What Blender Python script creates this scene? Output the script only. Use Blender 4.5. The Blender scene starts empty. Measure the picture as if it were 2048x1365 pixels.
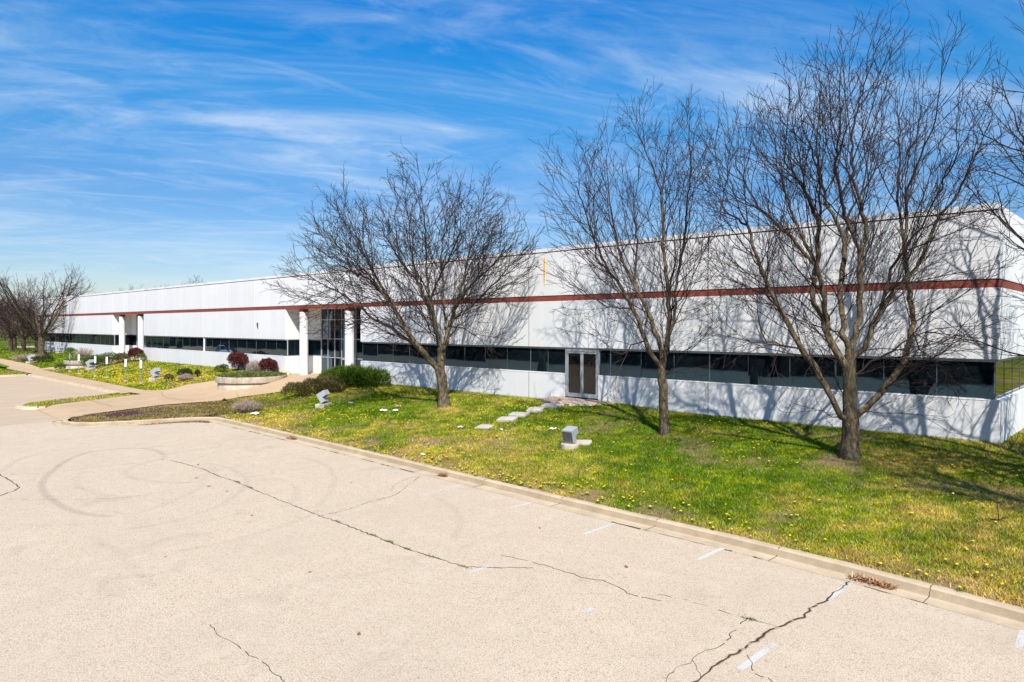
import bpy, bmesh, math, random
import numpy as np
from mathutils import Vector, Matrix

random.seed(7); RNG = np.random.default_rng(7)
SC = bpy.context.scene
COL = SC.collection
EYE = 4.82            # camera height above the parking lot
FACE = 25.77          # facade line (Y), building runs along X
XC = -3.86            # near corner of the building
PW = 4.88             # width of one wall panel
Z0 = 1.2              # ground level at the wall
FWD = Vector((-.6896, .7242, 0)); RGT = Vector((.7242, .6896, 0))

# ------------------------------------------------------------------ helpers
def sstep(a, b, x):
    t = np.clip((np.asarray(x, float) - a) / (b - a), 0, 1); return t * t * (3 - 2 * t)

KX = [-36., -34., -29.7, -21.65, -18.5, -15.6, -12.6, -9.85, -7.07, -4.4, -1.7, 6., 45.]
KY = [14.70, 14.70, 14.62, 14.40, 14.28, 14.18, 14.08, 14.0, 13.97, 13.80, 13.47, 12.7, 9.5]
def kerb_y(X):
    return np.interp(X, KX, KY)

def gz(X, Y):
    """height of the lawn at X, Y"""
    X = np.asarray(X, float); Y = np.asarray(Y, float)
    k = kerb_y(X) + .55
    a = .15 + 1.05 * np.clip((Y - k) / (25.7 - k), 0, 1)
    a = a + .16 * np.exp(-(((X + 18.6) / 2.2) ** 2 + ((Y - 25.4) / 1.3) ** 2))
    b = .15 + 1.05 * sstep(18.2, 25.5, Y)
    t = sstep(0, 1, (-33 - X) / 8)
    return a * (1 - t) + b * t

_LAT = np.random.default_rng(11).random((256, 256))
def vnoise(x, y, s, o=0.):
    x = np.asarray(x, float) / s + o * 17.3 + 1000.; y = np.asarray(y, float) / s + o * 31.7 + 1000.
    xi = np.floor(x).astype(int); yi = np.floor(y).astype(int)
    fx = x - xi; fy = y - yi; fx = fx * fx * (3 - 2 * fx); fy = fy * fy * (3 - 2 * fy)
    L = lambda i, j: _LAT[i % 256, j % 256]
    return (L(xi, yi) * (1 - fx) * (1 - fy) + L(xi + 1, yi) * fx * (1 - fy)
            + L(xi, yi + 1) * (1 - fx) * fy + L(xi + 1, yi + 1) * fx * fy)
def fbm(x, y, s, o=0.):
    return .55 * vnoise(x, y, s, o) + .3 * vnoise(x, y, s * .45, o + 1) + .15 * vnoise(x, y, s * .2, o + 2)

def in_poly(X, Y, poly):
    X = np.asarray(X, float); Y = np.asarray(Y, float)
    r = np.zeros(X.shape, bool); n = len(poly)
    for i in range(n):
        x1, y1 = poly[i]; x2, y2 = poly[(i + 1) % n]
        if y1 == y2: continue
        c = ((y1 > Y) != (y2 > Y)) & (X < (x2 - x1) * (Y - y1) / (y2 - y1) + x1)
        r ^= c
    return r

def tag(o, label=None, cat=None, group=None, kind=None):
    if label: o['label'] = label
    if cat: o['category'] = cat
    if group: o['group'] = group
    if kind: o['kind'] = kind
    return o

def thing(name, label, cat, loc=(0, 0, 0), rz=0., group=None):
    o = bpy.data.objects.new(name, None); COL.objects.link(o)
    o.empty_display_size = .2
    o.location = loc; o.rotation_euler = (0, 0, rz)
    return tag(o, label, cat, group)

def link_mesh(name, me, mat, parent=None):
    o = bpy.data.objects.new(name, me); COL.objects.link(o)
    if mat is not None and not me.materials: me.materials.append(mat)
    if parent is not None: o.parent = parent
    return o

def np_mesh(name, V, loops, counts, mat, parent=None, smooth=False, col=None):
    """mesh straight from arrays; col = per-vertex rgb"""
    V = np.asarray(V, np.float32).reshape(-1, 3)
    loops = np.asarray(loops, np.int32).ravel(); counts = np.asarray(counts, np.int32).ravel()
    me = bpy.data.meshes.new(name)
    me.vertices.add(len(V)); me.vertices.foreach_set('co', V.ravel())
    me.loops.add(len(loops)); me.loops.foreach_set('vertex_index', loops)
    me.polygons.add(len(counts))
    st = np.zeros(len(counts), np.int32); st[1:] = np.cumsum(counts)[:-1]
    me.polygons.foreach_set('loop_start', st)
    if col is not None:
        a = me.color_attributes.new('col', 'FLOAT_COLOR', 'POINT')
        c = np.ones((len(V), 4), np.float32); c[:, :3] = col
        a.data.foreach_set('color', c.ravel())
    me.update(calc_edges=True); me.validate()
    if smooth: me.polygons.foreach_set('use_smooth', np.ones(len(me.polygons), bool))
    return link_mesh(name, me, mat, parent)

class MB:
    """collects boxes, prisms and tubes, and links them as ONE mesh"""
    def __init__(s, off=(0, 0, 0)): s.v = []; s.f = []; s.o = Vector(off)
    def add(s, vs, fs, M=None):
        b = len(s.v)
        for p in vs:
            p = Vector(p)
            if M is not None: p = M @ p
            s.v.append(p - s.o)
        s.f += [tuple(i + b for i in f) for f in fs]
    def box(s, x0, x1, y0, y1, z0, z1, M=None, tp=0.):
        vs = [(x0, y0, z0), (x1, y0, z0), (x1, y1, z0), (x0, y1, z0),
              (x0 + tp, y0 + tp, z1), (x1 - tp, y0 + tp, z1), (x1 - tp, y1 - tp, z1), (x0 + tp, y1 - tp, z1)]
        s.add(vs, [(3, 2, 1, 0), (4, 5, 6, 7), (0, 1, 5, 4), (1, 2, 6, 5), (2, 3, 7, 6), (3, 0, 4, 7)], M)
    def lathe(s, prof, n=24, M=None, cap=True):
        vs = []; fs = []
        for r, z in prof:
            for i in range(n):
                a = 2 * math.pi * i / n; vs.append((r * math.cos(a), r * math.sin(a), z))
        for k in range(len(prof) - 1):
            for i in range(n):
                j = (i + 1) % n; fs.append((k * n + i, k * n + j, (k + 1) * n + j, (k + 1) * n + i))
        if cap:
            fs.append(tuple(reversed(range(n)))); fs.append(tuple(range((len(prof) - 1) * n, len(prof) * n)))
        s.add(vs, fs, M)
    def prism(s, poly, z0, z1, M=None):
        n = len(poly)
        vs = [(x, y, z0) for x, y in poly] + [(x, y, z1) for x, y in poly]
        fs = [tuple(reversed(range(n))), tuple(range(n, 2 * n))]
        for i in range(n):
            j = (i + 1) % n; fs.append((i, j, n + j, n + i))
        s.add(vs, fs, M)
    def quad(s, a, b, c, d): s.add([a, b, c, d], [(0, 1, 2, 3)])
    def tube(s, pts, rad, n=8):
        pts = [Vector(p) for p in pts]; vs = []; fs = []
        for i, p in enumerate(pts):
            t = (pts[min(i + 1, len(pts) - 1)] - pts[max(i - 1, 0)]).normalized()
            u = t.orthogonal().normalized(); w = t.cross(u)
            r = rad[i] if hasattr(rad, '__len__') else rad
            for k in range(n):
                a = 2 * math.pi * k / n; vs.append(p + (u * math.cos(a) + w * math.sin(a)) * r)
        for i in range(len(pts) - 1):
            for k in range(n):
                j = (k + 1) % n; fs.append((i * n + k, i * n + j, (i + 1) * n + j, (i + 1) * n + k))
        fs.append(tuple(reversed(range(n)))); fs.append(tuple(range((len(pts) - 1) * n, len(pts) * n)))
        s.add(vs, fs)
    def build(s, name, mat, parent=None, smooth=False, bevel=0., angle=35):
        me = bpy.data.meshes.new(name); me.from_pydata([tuple(p) for p in s.v], [], s.f)
        me.update()
        if bevel or smooth:
            bm = bmesh.new(); bm.from_mesh(me)
            bmesh.ops.recalc_face_normals(bm, faces=bm.faces[:])
            if bevel:
                es = [e for e in bm.edges if len(e.link_faces) == 2 and e.calc_face_angle(0) > .5]
                bmesh.ops.bevel(bm, geom=es, offset=bevel, segments=2, profile=.5, affect='EDGES', clamp_overlap=True)
            bm.to_mesh(me); bm.free()
        if smooth:
            me.polygons.foreach_set('use_smooth', np.ones(len(me.polygons), bool))
            me.set_sharp_from_angle(angle=math.radians(angle))
        return link_mesh(name, me, mat, parent)

# ------------------------------------------------------------------ materials
MATS = {}
class NT:
    """small node-tree helper"""
    def __init__(s, name):
        s.m = bpy.data.materials.new(name); s.m.use_nodes = True; s.t = s.m.node_tree; s.n = s.t.nodes
        s.bsdf = s.n['Principled BSDF']; s.out = s.n['Material Output']
        MATS[name] = s.m
    def node(s, typ, **kw):
        n = s.n.new(typ)
        for k, v in kw.items():
            if k.startswith('i_'):
                key = k[2:]; key = int(key) if key.isdigit() else key.replace('_', ' ')
                n.inputs[key].default_value = v
            else: setattr(n, k, v)
        return n
    def link(s, a, b): s.t.links.new(a, b)
    def coord(s, out='Object', scale=(1, 1, 1), rot=(0, 0, 0)):
        tc = s.node('ShaderNodeTexCoord'); mp = s.node('ShaderNodeMapping')
        mp.inputs['Scale'].default_value = scale; mp.inputs['Rotation'].default_value = rot
        s.link(tc.outputs[out], mp.inputs['Vector']); return mp.outputs['Vector']
    def noise(s, vec, scale, detail=4., rough=.55, dist=0.):
        n = s.node('ShaderNodeTexNoise'); n.inputs['Scale'].default_value = scale
        n.inputs['Detail'].default_value = detail; n.inputs['Roughness'].default_value = rough
        n.inputs['Distortion'].default_value = dist
        s.link(vec, n.inputs['Vector']); return n.outputs['Fac']
    def ramp(s, fac, stops):
        r = s.node('ShaderNodeValToRGB'); e = r.color_ramp.elements
        while len(e) < len(stops): e.new(.5)
        for q, (p, c) in zip(e, stops):
            q.position = p; q.color = (*c, 1) if len(c) == 3 else c
        s.link(fac, r.inputs['Fac']); return r.outputs['Color']
    def mix(s, a, b, fac, mode='MIX'):
        m = s.node('ShaderNodeMix', data_type='RGBA', blend_type=mode)
        for sock, v in ((m.inputs[6], a), (m.inputs[7], b), (m.inputs[0], fac)):
            if hasattr(v, 'is_linked'): s.link(v, sock)
            elif isinstance(v, (int, float)): sock.default_value = v
            else: sock.default_value = (*v, 1)
        return m.outputs[2]
    def math(s, op, a, b=0.):
        m = s.node('ShaderNodeMath', operation=op)
        for i, v in enumerate((a, b)):
            if hasattr(v, 'is_linked'): s.link(v, m.inputs[i])
            else: m.inputs[i].default_value = v
        return m.outputs[0]
    def bump(s, h, strength=.3, dist=.02):
        b = s.node('ShaderNodeBump'); b.inputs['Strength'].default_value = strength
        b.inputs['Distance'].default_value = dist
        s.link(h, b.inputs['Height']); s.link(b.outputs['Normal'], s.bsdf.inputs['Normal'])
    def base(s, c, rough=.8, spec=.3, metal=0.):
        if hasattr(c, 'is_linked'): s.link(c, s.bsdf.inputs['Base Color'])
        else: s.bsdf.inputs['Base Color'].default_value = (*c, 1)
        s.bsdf.inputs['Roughness'].default_value = rough
        s.bsdf.inputs['Specular IOR Level'].default_value = spec
        s.bsdf.inputs['Metallic'].default_value = metal
        return s.m

def simple(name, c, rough=.7, spec=.3, metal=0., var=.12, scale=6.):
    t = NT(name); v = t.coord(); n = t.noise(v, scale, 5, .6)
    lo = tuple(x * (1 - var) for x in c); hi = tuple(min(1, x * (1 + var)) for x in c)
    return t.base(t.ramp(n, [(.3, lo), (.7, hi)]), rough, spec, metal)

def make_materials():
    # white painted concrete wall, with faint vertical weathering
    t = NT('white_wall'); v = t.coord(scale=(1, 1, .07)); st = t.noise(v, 1.1, 6, .7)
    v2 = t.coord(); cl = t.noise(v2, .45, 4, .6); fine = t.noise(v2, 45, 2)
    c = t.mix((.70, .695, .69), (.765, .76, .75), t.ramp(st, [(.3, (0, 0, 0)), (.7, (1, 1, 1))]))
    c = t.mix(c, (.655, .655, .66), t.math('MULTIPLY', t.ramp(cl, [(.5, (0, 0, 0)), (.7, (1, 1, 1))]), .5))
    sp = t.node('ShaderNodeSeparateXYZ'); t.link(t.coord(), sp.inputs[0]); pn = t.node('ShaderNodeTexWhiteNoise', noise_dimensions='1D')
    t.link(t.math('FLOOR', t.math('DIVIDE', sp.outputs['X'], PW)), pn.inputs['W'])
    c = t.mix(c, t.ramp(pn.outputs['Value'], [(0, (.955, .955, .96)), (1, (1, 1, 1))]), 1., 'MULTIPLY')
    dr = t.noise(t.coord(scale=(1, 1, .035)), 5.5, 3, .5); mk = t.noise(v2, .22, 2, .5)
    c = t.mix(c, (.60, .595, .575), t.math('MULTIPLY', t.math('MULTIPLY', t.ramp(dr, [(.60, (0, 0, 0)), (.72, (1, 1, 1))]), t.ramp(mk, [(.45, (0, 0, 0)), (.65, (1, 1, 1))])), .38))
    t.base(c, .75, .25); t.bump(fine, .12, .01)
    t = NT('column_paint'); v = t.coord(scale=(1, 1, .2)); t.base(t.ramp(t.noise(v, 2., 4), [(.3, (.70, .70, .71)), (.7, (.77, .77, .77))]), .6, .3)
    t = NT('back_wall'); v = t.coord(scale=(1, 1, .2)); t.base(t.ramp(t.noise(v, 2., 4), [(.3, (.72, .71, .68)), (.7, (.78, .77, .74))]), .75, .2)
    t = NT('red_band'); v = t.coord(scale=(1, 1, .3)); n = t.noise(v, 3, 5, .6)
    t.base(t.ramp(n, [(.3, (.215, .050, .034)), (.7, (.285, .070, .046))]), .7, .3)
    t = NT('coping'); v = t.coord(scale=(.25, 1, 1)); n = t.noise(v, 3, 5, .65)
    t.base(t.ramp(n, [(.3, (.60, .58, .55)), (.65, (.80, .79, .77))]), .6, .3)
    simple('dark_groove', (.05, .042, .04), .9, .1)  # near-black colour stands in for the shade in grooves and the planter gap
    simple('dark_sealant', (.09, .065, .05), .9, .1)
    simple('white_sealant', (.86, .86, .86), .8, .2, var=.04)
    simple('roof_membrane', (.55, .54, .52), .9, .1)
    simple('aluminium', (.42, .45, .47), .42, .5, .35, .06)
    simple('grey_frame', (.36, .38, .38), .5, .4, .2, .08)
    simple('dark_mullion', (.09, .11, .12), .4, .5, .2, .1)
    # tinted coated glass, slightly wavy
    t = NT('tinted_glass'); v = t.coord(scale=(.55, .55, 1.)); w = t.noise(v, .8, 1, .3, .3)
    t.base((.006, .010, .013), .015, .5)
    t.bsdf.inputs['IOR'].default_value = 1.95
    t.bsdf.inputs['Specular Tint'].default_value = (.36, .70, 1, 1)
    t.bump(w, .06, .05)
    t = NT('door_glass'); v = t.coord(scale=(.5, .5, 1)); w = t.noise(v, 1.1, 1, .4)
    t.base((.012, .011, .010), .03, .5); t.bsdf.inputs['IOR'].default_value = 1.5; t.bump(w, .06, .04)
    # exposed-aggregate concrete parking lot
    t = NT('lot_concrete'); v = t.coord()
    a = t.noise(v, 44, 3, .8); b = t.noise(v, .30, 5, .6); b2 = t.noise(v, 1.7, 5, .65); e = t.noise(v, 90, 2, .6)
    vo = t.node('ShaderNodeTexVoronoi'); vo.inputs['Scale'].default_value = 30; t.link(v, vo.inputs['Vector'])
    c = t.ramp(a, [(.36, (.17, .125, .075)), (.48, (.475, .375, .265)), (.60, (.87, .735, .56))])
    c = t.mix(c, t.ramp(vo.outputs['Color'], [(.10, (.265, .20, .135)), (.30, (.515, .412, .297)), (.9, (.655, .54, .40))]), .45)
    c = t.mix(c, (.475, .385, .287), t.math('MULTIPLY', t.ramp(b, [(.4, (0, 0, 0)), (.65, (1, 1, 1))]), .34))
    c = t.mix(c, (.655, .56, .44), t.math('MULTIPLY', t.ramp(b2, [(.5, (0, 0, 0)), (.75, (1, 1, 1))]), .35))
    b3 = t.noise(v, .75, 4, .6, .8); c = t.mix(c, (.31, .255, .195), t.math('MULTIPLY', t.ramp(b3, [(.58, (0, 0, 0)), (.76, (1, 1, 1))]), .30))
    t.base(c, .9, .15); t.bump(t.mix(a, e, .4), .30, .010)
    t = NT('drive_concrete'); v = t.coord(scale=(1, .16, 1)); a = t.noise(v, 2.4, 5, .65)
    v2 = t.coord(); f = t.noise(v2, 30, 3, .7)
    c = t.ramp(a, [(.3, (.42, .295, .175)), (.7, (.60, .455, .31))])
    t.base(t.mix(c, t.ramp(f, [(.3, (.36, .29, .21)), (.7, (.55, .46, .36))]), .4), .9, .15)
    t = NT('walk_concrete'); v = t.coord(); a = t.noise(v, .8, 5, .6); f = t.noise(v, 28, 3, .7)
    c = t.ramp(a, [(.3, (.45, .315, .185)), (.7, (.56, .405, .25))])
    t.base(t.mix(c, t.ramp(f, [(.3, (.38, .275, .165)), (.7, (.57, .42, .27))]), .35), .9, .15)
    t = NT('kerb_concrete'); v = t.coord(); a = t.noise(v, 1.6, 6, .65); f = t.noise(v, 40, 3, .7)
    c = t.ramp(a, [(.28, (.38, .275, .165)), (.5, (.54, .41, .26)), (.72, (.66, .53, .36))])
    t.base(t.mix(c, t.ramp(f, [(.3, (.33, .27, .19)), (.7, (.56, .49, .39))]), .35), .9, .15); t.bump(f, .25, .01)
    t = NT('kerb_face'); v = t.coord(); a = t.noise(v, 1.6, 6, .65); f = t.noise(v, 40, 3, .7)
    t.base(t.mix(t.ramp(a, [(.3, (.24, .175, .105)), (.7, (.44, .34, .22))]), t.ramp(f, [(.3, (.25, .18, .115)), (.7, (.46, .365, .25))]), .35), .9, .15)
    t = NT('planter_concrete'); v = t.coord(scale=(1, 1, .4)); a = t.noise(v, 3, 6, .65)
    t.base(t.ramp(a, [(.3, (.34, .28, .20)), (.6, (.52, .46, .37)), (.8, (.60, .56, .48))]), .9, .15); t.bump(a, .2, .01)
    t = NT('stone_slab'); v = t.coord(); a = t.noise(v, 5, 6, .7)
    t.base(t.ramp(a, [(.3, (.38, .34, .29)), (.7, (.60, .56, .50))]), .9, .15); t.bump(a, .4, .02)
    t = NT('landing_brick'); v = t.coord(scale=(1, 1, 1)); b = t.node('ShaderNodeTexBrick')
    t.link(v, b.inputs['Vector']); b.inputs['Scale'].default_value = 2.6; b.inputs['Mortar Size'].default_value = .03
    b.inputs['Color1'].default_value = (.50, .38, .28, 1); b.inputs['Color2'].default_value = (.58, .47, .37, 1)
    b.inputs['Mortar'].default_value = (.20, .15, .11, 1); t.base(b.outputs['Color'], .9, .15)
    # paint line with wear
    t = NT('line_paint'); v = t.coord(); a = t.noise(v, 26, 4, .8); b = t.noise(v, 1.5, 3, .6)
    at = t.node('ShaderNodeAttribute', attribute_name='wear')
    t.base((.70, .69, .66), .8, .2)
    f = t.math('ADD', t.math('MULTIPLY', a, .75), t.math('MULTIPLY', b, .55))
    thr = t.math('SUBTRACT', .96, t.math('MULTIPLY', at.outputs['Fac'], .44))
    al = t.math('MULTIPLY', t.math('SUBTRACT', f, thr), 7); al = t.math('MAXIMUM', t.math('MINIMUM', al, .78), 0)
    t.link(al, t.bsdf.inputs['Alpha'])
    # tyre rubber film on the concrete
    t = NT('tyre_film'); v = t.coord(); a = t.noise(v, 30, 3, .7); at = t.node('ShaderNodeAttribute', attribute_name='wear')
    t.base((.10, .09, .085), .8, .2)
    t.link(t.math('MULTIPLY', at.outputs['Fac'], t.math('ADD', a, .25)), t.bsdf.inputs['Alpha'])
    simple('crack_dirt', (.07, .05, .034), .95, .05, var=.5, scale=9)
    simple('crack_edge', (.33, .25, .18), .95, .05, var=.3, scale=12)
    # coloured by per-vertex plant colour
    t = NT('grass'); a = t.node('ShaderNodeAttribute', attribute_name='col'); t.base(a.outputs['Color'], .8, .08)
    t = NT('soil'); a = t.node('ShaderNodeAttribute', attribute_name='col'); v = t.coord(); f = t.noise(v, 18, 5, .75)
    t.base(t.mix(a.outputs['Color'], t.ramp(f, [(.25, (.35, .35, .35)), (.7, (1.5, 1.45, 1.4))]), 1., 'MULTIPLY'), .95, .1)
    t.bump(f, .6, .05)
    t = NT('leaves'); a = t.node('ShaderNodeAttribute', attribute_name='col'); t.base(a.outputs['Color'], .75, .08)
    simple('petal_yellow', (.80, .55, .010), .7, .2, var=.1)
    # bark
    t = NT('bark'); v = t.coord(scale=(1, 1, .35)); a = t.noise(v, 9, 6, .7); v2 = t.coord(); l = t.noise(v2, 5, 4, .7)
    c = t.ramp(a, [(.36, (.028, .020, .014)), (.52, (.105, .080, .050)), (.72, (.25, .205, .135))])
    c = t.mix(c, (.30, .24, .06), t.math('MULTIPLY', t.ramp(l, [(.60, (0, 0, 0)), (.70, (1, 1, 1))]), .55))
    l2 = t.noise(v2, 14, 3, .6)
    c = t.mix(c, (.50, .50, .46), t.math('MULTIPLY', t.ramp(l2, [(.66, (0, 0, 0)), (.72, (1, 1, 1))]), .6))
    t.base(c, .95, .1); t.bump(a, .8, .03)
    t = NT('twig_bark'); v = t.coord(); a = t.noise(v, 1.4, 3, .6)
    t.base(t.ramp(a, [(.3, (.026, .016, .016)), (.7, (.060, .040, .034))]), .8, .2)
    simple('fixture_metal', (.46, .48, .51), .45, .5, .3, .08)
    simple('fixture_lens', (.10, .10, .105), .25, .5)
    simple('fixture_dark', (.03, .03, .03), .6, .3)
    simple('galvanised', (.30, .33, .35), .5, .5, .4, .1)
    simple('sleeve_white', (.80, .80, .80), .5, .4, var=.04)
    simple('paper_white', (.82, .80, .78), .8, .2, var=.08)
    simple('paper_tan', (.62, .48, .36), .8, .2)
    simple('paper_blue', (.30, .40, .42), .7, .3)
    simple('boulder_stone', (.50, .41, .29), .9, .15, var=.25, scale=3)
    simple('yellow_paint', (.78, .46, .015), .6, .3)
    simple('black_metal', (.02, .02, .02), .5, .3)
    simple('car_white', (.80, .80, .80), .3, .5, var=.03)
    simple('straw', (.30, .17, .075), .9, .1, var=.4, scale=14)
    simple('car_silver', (.42, .44, .47), .3, .6, .6, .04)
    simple('car_red', (.30, .03, .03), .3, .6, .2, .04)
    simple('car_dark', (.03, .04, .06), .3, .6, .2, .04)
    simple('car_glass', (.01, .012, .015), .05, .6)
    simple('tyre', (.02, .02, .02), .9, .1)
    simple('tail_red', (.35, .01, .01), .3, .5)
    simple('far_wall', (.42, .34, .26), .9, .1)
    simple('far_roof', (.17, .13, .11), .9, .1)
    simple('pine_bark', (.10, .07, .05), .9, .1)
    simple('earth_brown', (.14, .10, .06), .95, .05, var=.3)
    simple('grass_green', (.05, .11, .012), .7, .2)
    simple('dead_twig', (.36, .28, .23), .9, .1, var=.3, scale=9)
make_materials()
M = MATS
# traced limbs and crown outlines of the three front trees (metres from the trunk base)
T1_LIMBS = [
  [(-0.0,0.0,-0.0),(-0.04,-0.03,0.54),(-0.07,-0.07,1.15),(-0.14,-0.13,1.71)],
  [(-0.14,-0.13,1.64),(-0.42,-0.66,2.35),(-0.68,-1.16,3.06),(-0.91,-1.64,3.76),(-1.04,-1.99,4.48),(-1.16,-2.32,5.12),(-1.42,-2.91,6.08),(-1.64,-3.59,7.46),(-1.79,-4.18,8.82),(-1.78,-4.45,9.7)],
  [(-0.74,-1.12,3.06),(-1.17,-1.36,3.25),(-2.08,-1.84,3.96),(-2.87,-2.29,4.33),(-3.39,-2.55,4.85),(-4.17,-2.96,5.48),(-4.98,-3.43,5.92),(-6.04,-4.04,6.54),(-7.02,-4.61,7.02)],
  [(-1.0,-1.64,3.84),(-0.9,-2.27,4.64),(-0.84,-3.15,5.58),(-0.79,-3.85,6.28),(-0.8,-4.83,7.03),(-0.83,-6.07,7.86),(-0.84,-7.02,8.4)],
  [(-0.14,-0.13,1.71),(-0.34,0.1,2.6),(-0.6,0.16,3.24),(-1.17,0.15,4.33),(-1.38,0.2,4.87),(-2.01,0.06,5.74),(-2.35,0.11,6.58),(-2.64,0.17,7.34),(-3.31,0.24,8.94),(-4.05,0.25,10.6),(-4.87,0.2,12.31)],
  [(-0.11,-0.1,2.74),(-0.04,-0.54,4.08),(0.04,-0.91,5.23),(0.14,-1.15,6.1),(0.25,-1.31,6.77),(0.61,-1.69,8.61),(0.84,-2.11,10.14),(1.03,-2.47,11.42)],
  [(-0.11,-0.1,2.61),(-0.01,0.04,2.95),(0.05,0.21,3.61),(0.17,0.43,4.33),(0.24,0.61,5.04),(0.37,0.88,5.98),(0.43,1.1,7.08),(0.61,1.51,8.69),(0.76,1.88,10.22),(0.92,2.25,11.75)],
  [(-0.17,0.11,3.22),(-0.73,0.63,4.81),(-1.42,1.09,6.58),(-1.77,1.32,7.49),(-2.29,2.05,9.55),(-2.73,2.79,11.59),(-3.02,3.34,13.09)],
  [(0.17,0.44,4.2),(0.93,0.77,4.79),(1.65,1.05,5.43),(2.31,1.31,6.04),(2.74,1.45,6.51),(3.48,1.71,7.26),(4.22,1.95,8.04)],
  [(0.06,0.33,3.83),(0.8,0.65,3.79),(1.43,0.86,3.38),(2.31,1.21,3.14),(3.03,1.5,3.25)],
  [(-1.31,0.14,4.91),(-2.09,0.19,6.0),(-3.49,-0.01,7.36),(-4.67,-0.11,8.76),(-5.75,-0.15,10.22),(-6.49,0.04,11.71)],
  [(0.07,0.76,5.05),(1.27,0.55,5.88),(2.98,0.38,6.73),(4.48,-0.01,7.73),(5.83,-0.66,8.83)],
  [(0.28,0.96,5.99),(-0.04,1.94,7.27),(-0.12,3.45,8.69),(-0.34,4.63,10.17),(-0.78,5.47,11.71)],
  [(-0.11,-0.79,5.16),(0.61,-0.93,6.08),(1.83,-1.07,7.4),(2.92,-1.29,8.64),(3.7,-1.72,9.81),(4.3,-2.12,10.74)],
  [(-3.02,-2.18,4.33),(-2.96,-3.12,3.96),(-2.91,-3.72,3.72),(-2.63,-4.58,3.02)],
  [(-4.4,-2.81,5.49),(-4.36,-3.92,4.94),(-4.36,-4.87,5.16),(-4.24,-6.11,5.71)],
  [(-1.06,-2.39,5.12),(-2.74,-2.41,6.17),(-4.95,-2.69,7.02),(-7.0,-2.91,8.18),(-8.48,-3.24,8.27)],
]
T1_SIL = [(2.74, -5.08, 2.74), (3.96, -7.28, 4.2), (5.18, -8.38, 4.81), (6.4, -8.62, 5.13), (7.62, -8.38, 5.18), (8.84, -7.89, 4.93), (10.06, -6.91, 4.25), (11.04, -5.94, 3.59), (12.02, -5.08, 2.74), (12.75, -3.13, 0.29)]
T2_LIMBS = [
  [(0.01,0.01,0.02),(-0.01,-0.01,0.86),(-0.03,-0.03,1.73),(-0.04,-0.04,2.41)],
  [(-0.05,-0.05,2.23),(-0.15,-0.23,2.61),(-0.33,-0.55,3.16),(-0.41,-0.75,3.69),(-0.55,-1.02,4.32),(-0.66,-1.25,4.82),(-0.86,-1.58,5.35),(-1.03,-1.86,5.76),(-1.34,-2.47,7.04),(-1.56,-3.1,8.75),(-1.87,-3.68,9.79),(-2.23,-4.19,10.23)],
  [(-0.04,-0.04,2.41),(-0.14,0.05,3.06),(-0.38,0.03,3.78),(-0.65,-0.04,4.42),(-0.88,-0.1,4.95),(-1.24,-0.22,5.65),(-1.76,-0.37,6.88),(-2.2,-0.31,8.72),(-2.47,-0.13,10.43),(-2.84,0.05,12.59)],
  [(-0.03,-0.03,2.41),(0.01,0.09,3.06),(0.09,0.23,3.69),(0.07,0.27,4.24),(-0.01,0.3,5.16),(-0.21,0.3,6.81),(-0.33,0.4,8.79),(-0.88,0.1,10.71),(-1.11,0.05,12.21)],
  [(0.08,0.08,3.23),(0.25,0.1,3.78),(0.4,0.06,4.47),(0.5,-0.04,5.22),(0.82,-0.1,6.63),(1.07,-0.23,8.01),(1.32,-0.4,9.52),(1.38,-0.76,11.0)],
  [(-0.52,-0.49,3.5),(-0.7,-1.03,3.26),(-0.78,-1.44,2.9),(-1.02,-2.08,3.08),(-1.27,-2.77,3.0),(-1.54,-3.54,2.89)],
  [(-0.85,-0.81,4.51),(-1.24,-1.81,4.64),(-1.46,-2.52,4.98),(-1.7,-3.34,5.4),(-1.84,-3.98,5.84),(-1.98,-4.65,6.28)],
  [(0.08,0.08,1.88),(0.38,0.09,2.44),(0.79,0.16,3.06),(1.27,0.35,3.35),(1.73,0.55,3.31),(2.27,0.78,3.5)],
  [(-0.37,0.47,8.8),(-0.34,0.8,10.18),(-0.38,1.05,11.56),(-0.61,1.08,12.75)],
  [(-0.7,0.03,4.43),(-1.34,0.13,5.67),(-1.6,0.7,7.26),(-2.08,1.07,8.92),(-2.65,1.56,11.09),(-2.83,2.0,12.45)],
  [(-0.05,0.36,5.16),(-0.15,1.09,6.42),(-0.66,1.71,8.24),(-0.97,2.51,10.18),(-1.45,3.04,11.98)],
  [(-0.89,-1.54,5.36),(-1.02,-2.37,6.06),(-1.24,-3.64,7.01),(-1.34,-4.57,7.76),(-1.36,-5.43,8.55)],
  [(0.28,0.26,4.47),(0.9,0.1,5.21),(1.58,-0.25,6.21),(2.29,-0.71,7.31),(2.9,-1.38,8.46)],
]
T2_SIL = [(2.68, -3.43, 2.04), (3.96, -4.34, 2.23), (4.87, -4.75, 2.23), (6.33, -4.93, 2.23), (7.61, -4.89, 2.23), (8.89, -4.89, 2.23), (9.8, -4.89, 2.14), (10.71, -4.53, 2.04), (11.63, -3.8, 1.86), (12.45, -2.52, 1.68), (12.9, -1.42, 1.13)]
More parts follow.
